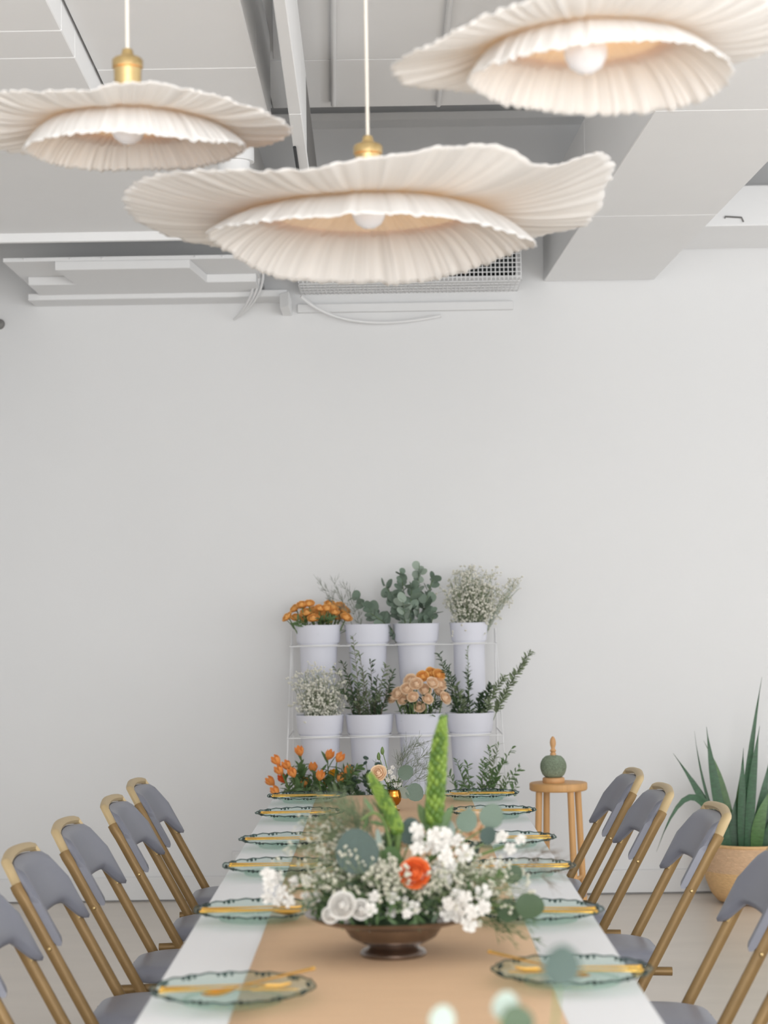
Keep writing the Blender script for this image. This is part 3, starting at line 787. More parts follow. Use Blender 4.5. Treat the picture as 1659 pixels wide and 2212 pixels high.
def wisp(name, label, base, ends, n, ln, group=None, seed=0, m='wisp', cat='grass', sr=.0012, lift=.06, back=.25):
    r = random.Random(seed); base = Vector(base); t = thing(name, label, cat, base, 0, group); mb = MB()
    for e in ends:
        e = Vector(e)-base; P = bez((0, 0, 0), e*.5+Vector((0, 0, lift)), e, 12)
        mb.tube(P, [sr*(1-.5*i/11) for i in range(12)], 4, False)
        for i in range(n):
            k = r.randint(int(12*back), 10); tg = (P[k+1]-P[k]).normalized()
            d = (tg+rnd_dir(r)*.75).normalized(); q = P[k]; L_ = ln*r.uniform(.5, 1.1)
            m1 = q+d*L_*.5; e1 = q+d*L_+Vector((0, 0, .1*L_))+rnd_dir(r)*L_*.12
            mb.tube([q, m1, e1], [sr*.6, sr*.5, sr*.3], 3, False)
            for _ in range(2):
                mb.tube([m1, m1+(d+rnd_dir(r)*.6).normalized()*L_*.4], [sr*.45, sr*.25], 3, False)
    tag(mb.build('strands', m, t), kind='stuff')
    return t

# ------------------------------------------------------------------ flower stand with buckets
RY = [6.62*K, 6.40*K, 6.18*K]
rowz = [at(850, 1347, RY[0]).z, at(850, 1541, RY[1]).z, .535]
bpx = [[690, 797, 902, 1016], [691, 798, 905, 1015], [690, 795, 905, 1018]]
BH = .40
def bucket_mesh(k=1):
    p = [(.001, .004), (.066, .004), (.07, .0), (.073, .012), (.088*k, BH-.092), (.094*k, BH-.086), (.100*k, BH-.08), (.108*k, BH-.006), (.111*k, BH-.002), (.109*k, BH), (.104*k, BH-.006), (.096*k, BH-.08), (.084*k, BH-.1), (.069, .012), (.001, .01)]
    return MB().lathe(p, 36).mesh('bucket', 'bucket')
BM = [bucket_mesh(1), bucket_mesh(.82)]
rown = ['top', 'middle', 'bottom']; coln = ['leftmost', 'second from left', 'third from left', 'rightmost']
BP = {}
for r_ in range(3):
    for c_ in range(4):
        p = at(bpx[r_][c_], 1540, RY[r_]); nar = (r_ == 0 and c_ == 3)
        b = Vector((p.x, RY[r_], rowz[r_])); BP[r_, c_] = b
        o = link('flower_bucket', BM[1 if nar else 0], None, (b.x, b.y, b.z-BH))
        tag(o, 'white plastic flower bucket in the %s row of the stand, %s' % (rown[r_], coln[c_]), 'bucket', 'flower buckets on the stand')
t = thing('flower_stand', 'white stepped metal stand holding the flower buckets', 'stand', (BP[0, 0].x, RY[0], 0))
o_ = t.location.copy()
xl = at(629, 1450, RY[0]).x; xr_ = at(1074, 1450, RY[0]).x
for x in (xl, xr_):
    MB().tube([Vector((x, RY[0]+.12, 0))-o_, Vector((x, RY[0]+.12, rowz[0]-.03))-o_], .005, 8).build('upright', 'steel', t)
    MB().tube([Vector((x, RY[2]-.13, 0))-o_, Vector((x, RY[2]-.13, rowz[2]-.09))-o_], .005, 8).build('upright', 'steel', t)
    MB().tube([Vector((x, RY[2]-.13, rowz[2]-.09))-o_, Vector((x, RY[0]+.12, rowz[0]-.03))-o_], .003, 8).build('side_brace', 'steel', t)
for r_ in range(3):
    z = rowz[r_]-.098
    for dy in (-.104, .104):
        MB().tube([Vector((xl, RY[r_]+dy, z))-o_, Vector((xr_, RY[r_]+dy, z))-o_], .0020, 8).build('rail', 'steel', t)
    for x in (xl, xr_):
        MB().tube([Vector((x, RY[r_]-.104, z))-o_, Vector((x, RY[0]+.12, z))-o_], .0028, 8).build('shelf_arm', 'steel', t)
    for c_ in range(4):
        b = BP[r_, c_]; k = .82 if (r_ == 0 and c_ == 3) else 1
        MB().tube([Vector((b.x+.097*k*math.cos(2*PI*i/32), b.y+.097*k*math.sin(2*PI*i/32), z+.004))-o_ for i in range(33)], .0035, 6, cap=False).build('holder_ring', 'steel', t)
def inb(r_, c_, rr, k=.05, dz=-.3):
    b = BP[r_, c_]; return b+Vector((rr.uniform(-k, k), rr.uniform(-k, k), dz))
rr = random.Random(21)
# orange roses, top left
for i, (px, py) in enumerate([(624, 1336), (640, 1318), (652, 1310), (662, 1328), (676, 1322), (690, 1318), (706, 1318), (718, 1316), (698, 1332), (727, 1336), (742, 1322), (746, 1338), (678, 1340), (655, 1312), (712, 1308), (733, 1312), (668, 1308), (640, 1338), (690, 1338), (705, 1343), (662, 1342), (722, 1326), (684, 1328), (735, 1330)]):
    p = at(px, py, RY[0]+rr.uniform(-.08, .06))
    rose('orange rose bunched in the top left bucket', p, inb(0, 0, rr, .045), rr.uniform(.024, .029), 'orange', (rr.uniform(-.4, .4)+(px-690)/120, -.55, .8), group='orange roses in the top left bucket', seed=i)
for i in range(10):
    b = BP[0, 0]; e = b+Vector((rr.uniform(-.12, .12), rr.uniform(-.11, .05), rr.uniform(.0, .045)))
    branch('rose_foliage', 'green rose foliage among the orange roses', (inb(0, 0, rr), b+(e-b)*.5, e), ('lance', 'green'), 9, .05, 'foliage in the top left bucket', i, 'foliage', start=.75)
# wispy fern, second
ends = [at(px, py, RY[0]+rr.uniform(-.05, .06)) for px, py in ((684, 1248), (700, 1262), (715, 1245), (726, 1268), (740, 1256), (752, 1275), (705, 1285), (765, 1290))]
wisp('wispy_fern', 'airy grey-green fern fronds in the second top bucket', inb(0, 1, rr, .03), ends, 16, .055, seed=4, sr=.0013, cat='fern', back=.62)
# silver dollar eucalyptus, third
for i, (px, py, n) in enumerate([(906, 1222, 12), (866, 1235, 12), (762, 1290, 12), (940, 1245, 11), (830, 1262, 12), (890, 1262, 12), (848, 1290, 10), (925, 1285, 10), (870, 1300, 10), (800, 1325, 8), (942, 1320, 8), (905, 1310, 9)]):
    e = at(px, py, RY[0]+rr.uniform(-.12, .06)); b = inb(0, 2, rr, .04)
    branch('eucalyptus_branch', 'round-leaved eucalyptus branch in the top row bucket', (b, Vector((b.x*.7+e.x*.3, b.y, b.z*.25+e.z*.75)), e), ('round', rr.choice(('sd1', 'sd2', 'sd2'))), n+3, .070, 'eucalyptus in the third top bucket', i, 'eucalyptus', True, .003, start=.55)
# baby's breath, top right and middle left
b = BP[0, 3]
c = at(1018, 1275, RY[0]); gyp('gypsophila', "large cloud of baby's breath in the top right bucket", b+Vector((0, 0, -.3)), c, (.135, .10, .10), 150, 7, .0062, seed=1)
c = at(1108, 1268, RY[0]); gyp('gypsophila', "stray sprig of baby's breath leaning out to the right at the top", b+Vector((.02, 0, -.2)), c, (.045, .03, .04), 16, 6, .005, seed=2)
c = at(690, 1488, RY[1]); gyp('gypsophila', "cloud of baby's breath in the middle left bucket", BP[1, 0]+Vector((0, 0, -.3)), c, (.12, .10, .09), 140, 7, .0062, seed=3)
# small-leaved branches, middle second
for i, (px, py) in enumerate([(762, 1372), (775, 1405), (722, 1440), (740, 1430), (800, 1428), (835, 1435), (850, 1448), (752, 1460), (785, 1452), (815, 1462), (770, 1480), (800, 1490), (740, 1490), (825, 1495), (845, 1475), (785, 1500), (760, 1505), (812, 1505)]):
    e = at(px, py, RY[1]+rr.uniform(-.1, .08)); b = inb(1, 1, rr, .04, -.25)
    branch('leafy_branch', 'dark small-leaved branch in the second middle bucket', (b, Vector((b.x*.6+e.x*.4, b.y, e.z*.6+b.z*.4)), e), ('lance', rr.choice(('dkgreen', 'dkgreen', 'olive'))), 44, .042, 'branches in the second middle bucket', i, 'branch', sr=.0018, start=.4, stemmat='twig')
# peach roses, middle third
for i, (px, py) in enumerate([(893, 1508), (922, 1512), (906, 1530), (916, 1493), (945, 1494), (872, 1514), (862, 1500), (880, 1490), (900, 1480), (932, 1478), (948, 1480), (913, 1464), (930, 1456), (946, 1460), (852, 1508), (958, 1510), (888, 1472)]):
    p = at(px, py, RY[1]-.02+rr.uniform(-.1, .02)-(py-1490)*.001)
    orr = py < 1466
    rose('orange-tinted rose at the top right of the peach bunch' if orr else 'peach rose bunched in the third middle bucket', p, inb(1, 2, rr, .04), rr.uniform(.025, .031), 'orange' if orr else 'peach', ((px-905)/70+rr.uniform(-.2, .2), -.9, .6), group='peach roses in the middle row bucket', seed=i)
for i in range(12):
    b = BP[1, 2]; e = b+Vector((rr.uniform(-.14, .13), rr.uniform(-.1, .08), rr.uniform(.02, .12)))
    branch('rose_foliage', 'dark foliage around the peach roses', (inb(1, 2, rr), b+(e-b)*.4, e), ('lance', 'dkgreen'), 16, .042, 'foliage in the third middle bucket', i+40, 'foliage', start=.62)
# leafy spikes, middle right
for i, (px, py, n, sz) in enumerate([(1146, 1408, 110, .036), (948, 1412, 50, .034), (968, 1440, 46, .034), (1010, 1395, 44, .022), (1010, 1450, 40, .034), (1062, 1480, 70, .036), (985, 1480, 44, .036), (1040, 1500, 44, .036), (955, 1500, 40, .036), (1090, 1460, 70, .034), (1004, 1505, 30, .036)]):
    e = at(px, py, RY[1]+rr.uniform(-.08, .08)); b = inb(1, 3, rr, .04, -.25); mid = BP[1, 3]+Vector(((e.x-BP[1, 3].x)*.35, 0, .03))
    branch('leafy_spike', ('long dark leafy spike reaching up right from the middle right bucket' if i == 0 else 'shorter dark leafy spike in the middle right bucket'), (b, mid, e), ('lance', 'dkgreen' if i % 3 else 'olive'), int(n*1.6), sz*1.12, 'leafy spikes in the middle right bucket', i, 'branch', sr=.002, start=.45, spread=1.1)
# bottom row
for i, (px, py, mk) in enumerate([(604, 1650, 'deepor'), (610, 1672, 'deepor'), (636, 1678, 'deepor'), (617, 1690, 'redor'), (650, 1632, 'deepor'), (708, 1640, 'deepor'), (728, 1645, 'deepor'), (676, 1668, 'deepor'), (703, 1700, 'yellow'), (714, 1682, 'yellow'), (625, 1662, 'deepor'), (592, 1695, 'deepor'), (602, 1716, 'deepor'), (690, 1685, 'deepor'), (730, 1690, 'deepor'), (660, 1700, 'deepor'), (745, 1672, 'deepor')]):
    p = at(px, py, RY[2]+rr.uniform(-.1, .06)); b = inb(2, 0, rr, .04, -.3)
    t = thing('lily_stem', {'redor': 'single red-orange trumpet bloom in the bottom left bucket', 'yellow': 'amber yellow trumpet bloom in the bottom left bucket'}.get(mk, 'orange trumpet bloom in the bottom left bucket'), 'flower', b, 0, 'orange blooms in the bottom left bucket')
    mb = MB(); d = Vector(((px-672)/110, -.5, .75)).normalized()
    for k in range(6):
        a0 = 2*PI*k/6
        for e_ in (-1, 1):
            vs = []
            for j in range(4):
                s = j/3; rr_ = .005+.016*math.sin(PI*s*.72)
                for q in (0, 1):
                    a = a0+e_*q*.62*(1-.75*s**4); vs.append((rr_*math.cos(a), rr_*math.sin(a), .045*s))
            mb.add(vs, [(j*2, j*2+1, j*2+3, j*2+2) for j in range(3)])
    o = mb.build('bloom', mk, t); o.matrix_basis = Matrix.Translation(p-b) @ d.to_track_quat('Z', 'Y').to_matrix().to_4x4()
    MB().tube(bez((0, 0, 0), (p-b)*.5+Vector((0, 0, .05)), p-b, 6), .0028, 5).build('stem', 'stem', t)
    for k in range(7):
        put('leaf', LF['lance', 'green'], t, b+(p-b)*rr.uniform(.55, .97), rnd_dir(rr, -.1), None, rr.uniform(.05, .09))
for i in range(28):
    b = BP[2, 0]; e = b+Vector((rr.uniform(-.13, .17), rr.uniform(-.1, .08), rr.uniform(.02, .17)))
    branch('lily_foliage', 'green lance leaves among the orange blooms of the bottom left bucket', (inb(2, 0, rr), b+(e-b)*.4, e), ('lance', 'green'), 15, .075, 'foliage in the bottom left bucket', i+80, 'foliage', start=.6)
for i in range(12):
    b = BP[2, 1]; e = b+Vector((rr.uniform(-.14, .14), rr.uniform(-.1, .08), rr.uniform(.0, .14)))
    branch('leafy_branch', 'deep green leafy branch in the second bottom bucket', (inb(2, 1, rr), b+(e-b)*.4, e), ('lance', 'dkgreen'), 22, .06, 'branches in the second bottom bucket', i+120, 'branch', start=.55)
for i, (px, py) in enumerate([(790, 1635), (765, 1650), (812, 1640)]):
    e = at(px, py, RY[2]); b = inb(2, 1, rr, .03, -.25)
    branch('eucalyptus_branch', 'small eucalyptus sprig in the second bottom bucket', (b, b*.4+e*.6, e), ('round', 'eucadk'), 8, .04, 'eucalyptus in the second bottom bucket', i, 'eucalyptus', True, .002, start=.6)
wisp('wispy_fern', 'thin dark fern strands in the third bottom bucket', inb(2, 2, rr, .03), [at(px, py, RY[2]+.03) for px, py in ((870, 1605), (890, 1590), (915, 1598), (930, 1625), (860, 1640), (900, 1630))], 14, .08, seed=9, m='wisp', cat='fern')
for i, (px, py) in enumerate([(1060, 1612), (1078, 1606), (1108, 1612), (1045, 1640), (1092, 1640), (1125, 1655), (1062, 1660), (1040, 1680), (1100, 1672), (1120, 1690), (1010, 1650), (985, 1640), (1000, 1680), (1075, 1690), (970, 1670), (1022, 1690)]):
    e = at(px, py, RY[2]+rr.uniform(-.1, .06)); b = inb(2, 3, rr, .04, -.25)
    branch('olive_branch', 'fresh green twiggy branch in the bottom right bucket', (b, Vector((b.x*.6+e.x*.4, b.y, e.z*.6+b.z*.4)), e), ('lance', rr.choice(('green', 'green', 'olive'))), 38, .045, 'branches in the bottom right bucket', i, 'branch', sr=.0018, start=.45)

# ------------------------------------------------------------------ stool with twine spool
sy = 6.2*K; q = at(1206, 1690, sy); sz_ = q.z; sr_ = (at(1268, 1697, sy).x-at(1143, 1697, sy).x)/2
t = thing('wooden_stool', 'small round honey-coloured wooden stool against the wall', 'stool', (q.x, sy, 0))
bevel(MB().lathe([(.001, sz_-.034), (sr_-.006, sz_-.034), (sr_, sz_-.028), (sr_, sz_-.004), (sr_-.004, sz_), (.001, sz_)], 40).build('seat', 'wood', t), .001, 1)
for a in (27, 117, 207, 297):
    ca, sa = math.cos(math.radians(a)), math.sin(math.radians(a))
    MB().tube([(ca*sr_*.78, sa*sr_*.78, sz_-.03), (ca*sr_*.98, sa*sr_*.98, 0)], .0145, 12).build('leg', 'wood', t)
for a0, a1, z in ((27, 297, .20), (117, 207, .20), (27, 117, .14), (207, 297, .14)):
    k = sr_*(.98-.2*z/sz_)
    MB().tube([(k*math.cos(math.radians(a0)), k*math.sin(math.radians(a0)), z), (k*math.cos(math.radians(a1)), k*math.sin(math.radians(a1)), z)], .009, 10).build('rung', 'wood', t)
q2 = at(1196, 1690, sy)
t = thing('twine_spool', 'ball of green twine on a turned wooden spool on the stool', 'twine', (q2.x, sy, sz_))
MB().lathe([(.001, 0), (.046, 0), (.048, .004), (.048, .018), (.044, .022), (.001, .022)], 32).build('base', 'wood2', t)
k = 56/3072*sy/2
br = .055
tw = MB()
tw.lathe([(.02, .022), (.036, .024), (.047, .034), (.054, .05), (.056, .068), (.054, .086), (.047, .102), (.034, .114), (.014, .118)], 40)
tb = tw.build('twine_ball', 'twine', t)
wr = MB()
rq = random.Random(3)
for i in range(60):
    tilt = rq.choice((-1, 1))*rq.uniform(.5, 1.0); ph = rq.uniform(0, 6.28); P_ = []
    for j in range(25):
        a = 2*PI*j/24; v = Vector((math.cos(a), math.sin(a)*math.cos(tilt), math.sin(a)*math.sin(tilt)))
        v = Matrix.Rotation(ph, 3, 'Z') @ v
        P_.append((v.x*.0565, v.y*.0565, .07+v.z*.0555*.93))
    wr.tube(P_, .0013, 4, False)
tag(wr.build('twine_strands', 'twine', tb), kind='stuff')
MB().lathe([(.012, .112), (.013, .125), (.009, .13), (.014, .137), (.010, .143), (.008, .148), (.012, .16), (.0135, .172), (.011, .186), (.006, .196), (.001, .199)], 16).build('finial', 'wood2', t)

# ------------------------------------------------------------------ snake plant in a basket
by = 6.6*K; q = at(1622, 1880, by); bx_ = q.x
t = thing('woven_basket', 'round woven two-tone basket on the floor at the right', 'basket', (bx_, by, 0))
zt_ = at(1622, 1822, by).z
MB().lathe([(.001, .004), (.13, .004), (.155, .012), (.185, .05), (.208, .11), (.214, .15)], 44).build('lower_weave', 'basket2', t)
MB().lathe([(.214, .15), (.212, .19), (.20, zt_-.03), (.192, zt_-.006), (.186, zt_), (.18, zt_-.006), (.185, zt_-.04), (.19, .15)], 44).build('upper_weave', 'basket', t)
MB().tube([(.188*math.cos(2*PI*i/40), .188*math.sin(2*PI*i/40), zt_) for i in range(41)], .008, 8, cap=False).build('rim', 'basket2', t)
MB().lathe([(.001, zt_-.05), (.184, zt_-.05)], 24).build('soil', 'twig', t)
for a in (150, 330):
    ca, sa = math.cos(math.radians(a)), math.sin(math.radians(a))
    MB().tube([(ca*.19-sa*.045*k_, sa*.19+ca*.045*k_, zt_-.005+.05*(1-k_*k_)) for k_ in (-1, -.6, -.2, .2, .6, 1)], .007, 8).build('handle', 'basket', t)
base0 = Vector((bx_, by, zt_-.045))
t = thing('snake_plant', 'tall snake plant with dark sword leaves in the woven basket', 'plant', base0)
def blade(pts, w, m='snake', tw=0.0, nrm=(0, -1, .15)):
    P = bez(*pts, 12); mb = MB(); n = len(P)
    for i, p in enumerate(P):
        s = i/(n-1); tg = (P[min(i+1, n-1)]-P[max(i-1, 0)]).normalized()
        nn = Vector(nrm); nn = (nn-tg*nn.dot(tg)).normalized(); sd_ = tg.cross(nn)
        ww = w*.5*(.62+.38*math.sin(PI*min(1, s*1.3+.1)))*(1-sst(.62, 1.0, s)*.96)
        mb.v += [p-base0-sd_*ww+nn*ww*.25, p-base0-nn*ww*.12-nn*.003, p-base0+sd_*ww+nn*ww*.25, p-base0+nn*.003]
    for i in range(n-1):
        a = i*4
        for k_ in range(4): mb.f.append((a+k_, a+(k_+1) % 4, a+4+(k_+1) % 4, a+4+k_))
    mb.f += [(3, 2, 1, 0), (n*4-4, n*4-3, n*4-2, n*4-1)]
    mb.build('leaf', m, t)
def B(px, py, dy=0): return at(px, py, by+dy)
for (p0, p1, p2, w, m) in [((1600, 1822), (1612, 1660), (1646, 1462), .040, 'snake'), ((1612, 1822), (1622, 1680), (1641, 1568), .050, 'snake'),
        ((1572, 1824), (1540, 1690), (1526, 1570), .058, 'snake'), ((1590, 1825), (1570, 1690), (1520, 1600), .042, 'snake2'), ((1560, 1826), (1530, 1730), (1454, 1627), .046, 'snake'),
        ((1575, 1826), (1520, 1740), (1500, 1580), .020, 'snake'), ((1600, 1826), (1600, 1720), (1606, 1615), .046, 'snake'), ((1588, 1826), (1598, 1730), (1602, 1650), .05, 'snake2'),
        ((1625, 1826), (1650, 1720), (1662, 1640), .055, 'snake'), ((1640, 1826), (1660, 1740), (1690, 1600), .05, 'snake'), ((1655, 1826), (1690, 1740), (1720, 1660), .05, 'snake2'),
        ((1630, 1830), (1632, 1770), (1668, 1700), .07, 'snake2'), ((1610, 1830), (1610, 1770), (1622, 1710), .07, 'snake'), ((1585, 1830), (1580, 1780), (1592, 1715), .05, 'snake'),
        ((1565, 1830), (1552, 1760), (1496, 1680), .03, 'snake'), ((1648, 1832), (1680, 1760), (1700, 1720), .07, 'snake'), ((1618, 1830), (1640, 1780), (1655, 1735), .08, 'snake')]:
    dy = rr.uniform(-.08, .06)
    blade((Vector((B(*p0).x, by+dy*.6, base0.z+.005)), B(*p1, dy), B(*p2, dy)), w*.85, m)
P0 = B(1565, 1826, -.1); blade((Vector((P0.x, by-.1, base0.z+.005)), B(1500, 1600, -.14), B(1418, 1840, -.2)), .034, 'snake')

# ------------------------------------------------------------------ table flowers
CY = 2.56; cb = atz(850, 2062, TZ+.004); CX, CY = cb.x, cb.y
t = thing('footed_bowl', 'tarnished silver footed bowl holding the big centrepiece', 'bowl', (CX, CY, TZ+.004))
MB().lathe([(.001, .0), (.058, .0), (.060, .004), (.056, .010), (.046, .014), (.043, .02)], 44).build('foot', 'silver', t)
MB().lathe([(.043, .02), (.058, .023), (.078, .034), (.0875, .048), (.09, .054), (.12, .060), (.145, .067), (.157, .073), (.159, .0755), (.155, .0765), (.12, .066), (.088, .060), (.05, .03), (.001, .028)], 60).build('bowl_body', 'silver', t)
zr = TZ+.004+.07
o = MB().lathe([(.001, .030), (.04, .026), (.065, .012), (.08, -.015), (.078, -.02)], 20, wob=lambda a, j: 1+.08*math.sin(5*a+j)).build('moss_mound', 'dkgreen', None, loc=(CX, CY, zr))
tag(o, 'dark green moss filling the silver bowl', 'moss')
BC = Vector((CX, CY, zr+.02)); rc = random.Random(77)
def cp(px, py, dy=0): return at(px, py, CY+dy)
# big eucalyptus leaves, each on its own twig
for i, (px, py, w, dy, kind, tilt) in enumerate([(770, 1838, 98, -.08, 'eucadk', (.1, -1, .15)), (885, 1795, 60, -.02, 'eucadk', (.5, -1, .1)), (966, 1800, 58, 0, 'eucalt', (-.7, -.8, .3)), (1008, 1772, 52, -.02, 'euca', (.4, -1, .1)),
        (1062, 1762, 56, .02, 'euca', (0, -1, .2)), (1012, 1758, 34, .05, 'eucalt', (-.95, -.35, .2)), (1055, 1805, 40, 0, 'eucadk', (.2, -.6, .8)), (1022, 1840, 52, .03, 'eucadk', (-.5, -.5, .7)), (815, 1812, 42, -.05, 'eucalt', (.9, -.3, .3)),
        (1145, 1958, 62, -.08, 'dkgreen', (.2, -.9, .5)), (1100, 1968, 54, -.05, 'dkgreen', (-.3, -.9, .5)), (1108, 1888, 44, 0, 'dkgreen', (0, -1, .2)), (845, 1860, 66, -.04, 'green', (-.5, -1, .0)), (838, 1815, 40, .02, 'dkgreen', (.3, -1, 0)), (800, 1900, 60, .0, 'dkgreen', (-.2, -1, .4)), (735, 1880, 40, .05, 'eucadk', (.3, -1, .4))]):
    c = cp(px, py, dy); sz = w/1200; up = (c-BC); d = Vector((up.x*.6, 0, abs(up.z)+.05)).normalized()
    if py > 1930: d = Vector((1 if px > 850 else -1, 0, .05)).normalized()
    t = thing('eucalyptus_leaf', 'x', 'eucalyptus', BC, 0, 'eucalyptus leaves in the centrepiece')
    t['label'] = {0: 'largest blue-green eucalyptus leaf at the left of the centrepiece', 4: 'round upright eucalyptus leaf at the top right of the centrepiece', 9: 'dark green round leaf sticking out right over the plate', 1: 'dark eucalyptus leaf upright behind the white stock flowers', 12: 'broad mid-green leaf beside the orange rose'}.get(i, ('pale edge-on' if kind == 'eucalt' else 'dark' if kind in ('eucadk', 'dkgreen') else 'grey-green')+' smaller eucalyptus leaf in the centrepiece')
    put('leaf', LF['round', kind], t, c-d*sz*.5, d, tilt, sz)
    MB().tube(bez((0, 0, 0), up*.5+Vector((0, 0, .01)), c-d*sz*.5-BC, 6), .0016, 5).build('stem', 'stem', t)
# green bud spikes
def spike(label, path, rad, seed):
    t = thing('bud_spike', label, 'flower', BC); r = random.Random(seed)
    P = path; n = len(P); core = MB(); buds = MB(); b2 = MB()
    rs = [rad*(.75+.35*math.sin(PI*min(1, i/(n-1)+.15)))*(1-sst(.72, 1, i/(n-1))*.72) for i in range(n)]
    MB().tube([p-BC for p in P], [x*.8 for x in rs], 10).build('core', 'limedk', t)
    for k in range(150):
        s = k/150; f = s*(n-1); i = min(n-2, int(f)); p = P[i].lerp(P[i+1], f-i)-BC; tg = (P[i+1]-P[i]).normalized()
        a = k*2.39996; sd_ = tg.orthogonal().normalized(); sd_ = Matrix.Rotation(a, 3, tg) @ sd_
        rr_ = rs[i]; d = (tg*.85+sd_*.35).normalized(); c = p+sd_*rr_*.72
        L_ = rad*(1.25-.5*s); w_ = rad*(.42-.14*s)
        (buds if r.random() < .6 else b2).tube([c, c+d*L_*.35, c+d*L_*.75, c+d*L_], [w_*.5, w_, w_*.75, w_*.12], 6)
    tag(buds.build('buds', 'lime', t), kind='stuff'); tag(b2.build('darker_buds', 'limedk', t), kind='stuff')
    MB().tube(bez((0, 0, 0), (P[0]-BC)*.6+Vector((0, 0, .01)), P[0]-BC, 6), .006, 8).build('stem', 'stem', t)
    return t
spike('tall upright lime-green flower spike rising from the centrepiece', bez(cp(938, 1782), cp(942, 1660, -.01), cp(957, 1552, -.01), 24), .0140, 1)
spike('short lime-green flower spike leaning left in the centrepiece', bez(cp(862, 1800, -.03), cp(838, 1740, -.04), cp(800, 1676, -.05), 20), .0110, 2)
branch('drooping_stem', 'arching pale green stem at the left of the centrepiece', (BC, cp(850, 1700, -.05), cp(780, 1772, -.08)), ('lance', 'green'), 5, .05, None, 3, 'stem', True, .005)
for i, (px, py) in enumerate([(905, 1738), (975, 1745), (955, 1790), (925, 1720)]):
    t = thing('spike_leaf', 'narrow green sheath leaf at the base of the tall spike', 'leaf', BC, 0, 'sheath leaves of the tall spike')
    e = cp(px, py, rc.uniform(-.03, .03)); put('leaf', LF['lance', 'green'], t, cp(938, 1815, -.01), e-cp(938, 1815, -.01), (0, -1, .2), (e-cp(938, 1815, -.01)).length*1.1)
# white stock and lisianthus
def cluster(label, pts, size, seed):
    r = random.Random(seed); t = thing('white_stock', label, 'flower', BC)
    for (px, py, dy) in pts:
        c = cp(px, py, dy); o = link('floret', r.choice(FLO), t)
        d = Vector((r.uniform(-.7, .7), -1, r.uniform(-.2, .8))).normalized()
        o.matrix_basis = Matrix.Translation(c-BC) @ d.to_track_quat('Z', 'Y').to_matrix().to_4x4() @ Matrix.Rotation(r.uniform(0, 6), 4, 'Z') @ Matrix.Diagonal((*(3*[size*r.uniform(.8, 1.2)]), 1))
    m_ = cp(sum(p[0] for p in pts)/len(pts), sum(p[1] for p in pts)/len(pts), pts[0][2]+.03)-BC
    MB().tube(bez((0, 0, 0), m_*.5+Vector((0, 0, .02)), m_, 6), .003, 6).build('stem', 'stem', t)
def scat(x0, x1, y0, y1, n, seed, dy=-.08):
    r = random.Random(seed); out = []
    for _ in range(400):
        p = (r.uniform(x0, x1), r.uniform(y0, y1))
        if all((p[0]-q[0])**2+(p[1]-q[1])**2 > 21**2 for q in out): out.append(p)
        if len(out) == n: break
    return [(a, b, dy+r.uniform(-.03, .03)) for a, b in out]
cluster('white stock flower head beside the orange rose in the centrepiece', scat(893, 955, 1792, 1842, 6, 1)+scat(955, 1005, 1805, 1845, 3, 2)+scat(945, 972, 1850, 1905, 4, 3), .0155, 1)
cluster('white stock spray hanging over the left end of the bowl', scat(575, 690, 1888, 1950, 12, 4, -.05), .012, 2)
cluster('white stock spray over the right front of the bowl', scat(968, 1050, 1920, 1985, 9, 5, -.13)+[(1012, 1998, -.14)], .014, 3)
cluster('small white blossoms low in the middle of the centrepiece', scat(800, 900, 1925, 1985, 7, 6, -.13), .011, 4)
cluster('few white blossoms on the upper right of the centrepiece', scat(1060, 1125, 1800, 1870, 5, 8, 0), .011, 6)
for i, (px, py, sz) in enumerate([(742, 1958, .023), (780, 1966, .017), (712, 1978, .014)]):
    rose(('largest', 'middle', 'smallest')[i]+' white rose-like bloom at the front left of the bowl', cp(px, py, -.13), BC, sz, 'white', (-.2+.2*i, -1, .35), 'flower', None, i, 0)
rose('single red-orange rose in the middle of the centrepiece', cp(898, 1890, -.10), BC, .026, 'redor', (-.15, -1, .4), seed=5, leaves=2)
rose('peach rose half hidden behind the short spike in the centrepiece', cp(868, 1812, .06), BC, .028, 'peach', (.2, -.8, .6), seed=6, leaves=0)
rose('peach rose behind the upper right eucalyptus in the centrepiece', cp(1022, 1792, .09), BC, .030, 'peach', (.2, -.8, .6), seed=7, leaves=0)
# baby's breath and greenery
gyp('gypsophila', "baby's breath spread through the right half of the centrepiece", BC, cp(970, 1925, -.08), (.12, .07, .05), 46, 5, .0040, seed=11, m='gyp2')
gyp('gypsophila', "baby's breath spread through the left half of the centrepiece", BC, cp(730, 1905, -.06), (.11, .08, .06), 50, 5, .0038, seed=12, m='gyp2')
gyp('gypsophila', "baby's breath sprig standing high at the left of the centrepiece", BC, cp(700, 1815, .02), (.055, .05, .05), 34, 6, .0030, seed=13, m='gyp2')
gyp('gypsophila', "baby's breath sprig around the orange rose", BC, cp(850, 1930, -.12), (.07, .03, .03), 26, 5, .0046, seed=14, m='gyp2')
gyp('gypsophila', "baby's breath sprig at the right end of the centrepiece", BC, cp(1095, 1915, -.03), (.06, .05, .05), 26, 6, .0036, seed=15, m='gyp2')
for i in range(46):
    px, py = rc.uniform(640, 1120), rc.uniform(1850, 1985)
    if (px-870)**2/250**2+(py-1940)**2/95**2 > 1: py = 1950
    e = cp(px, py, rc.uniform(-.13, .12)); k = ('lance', rc.choice(('dkgreen', 'dkgreen', 'green', 'olive')))
    branch('filler_greenery', 'sprig of filler greenery packed into the centrepiece', (BC+Vector((rc.uniform(-.05, .05), rc.uniform(-.05, .05), 0)), BC+(e-BC)*.5+Vector((0, 0, .03)), e), k, 20, .034, 'filler greenery in the centrepiece', i+200, 'greenery', sr=.0012, start=.2)
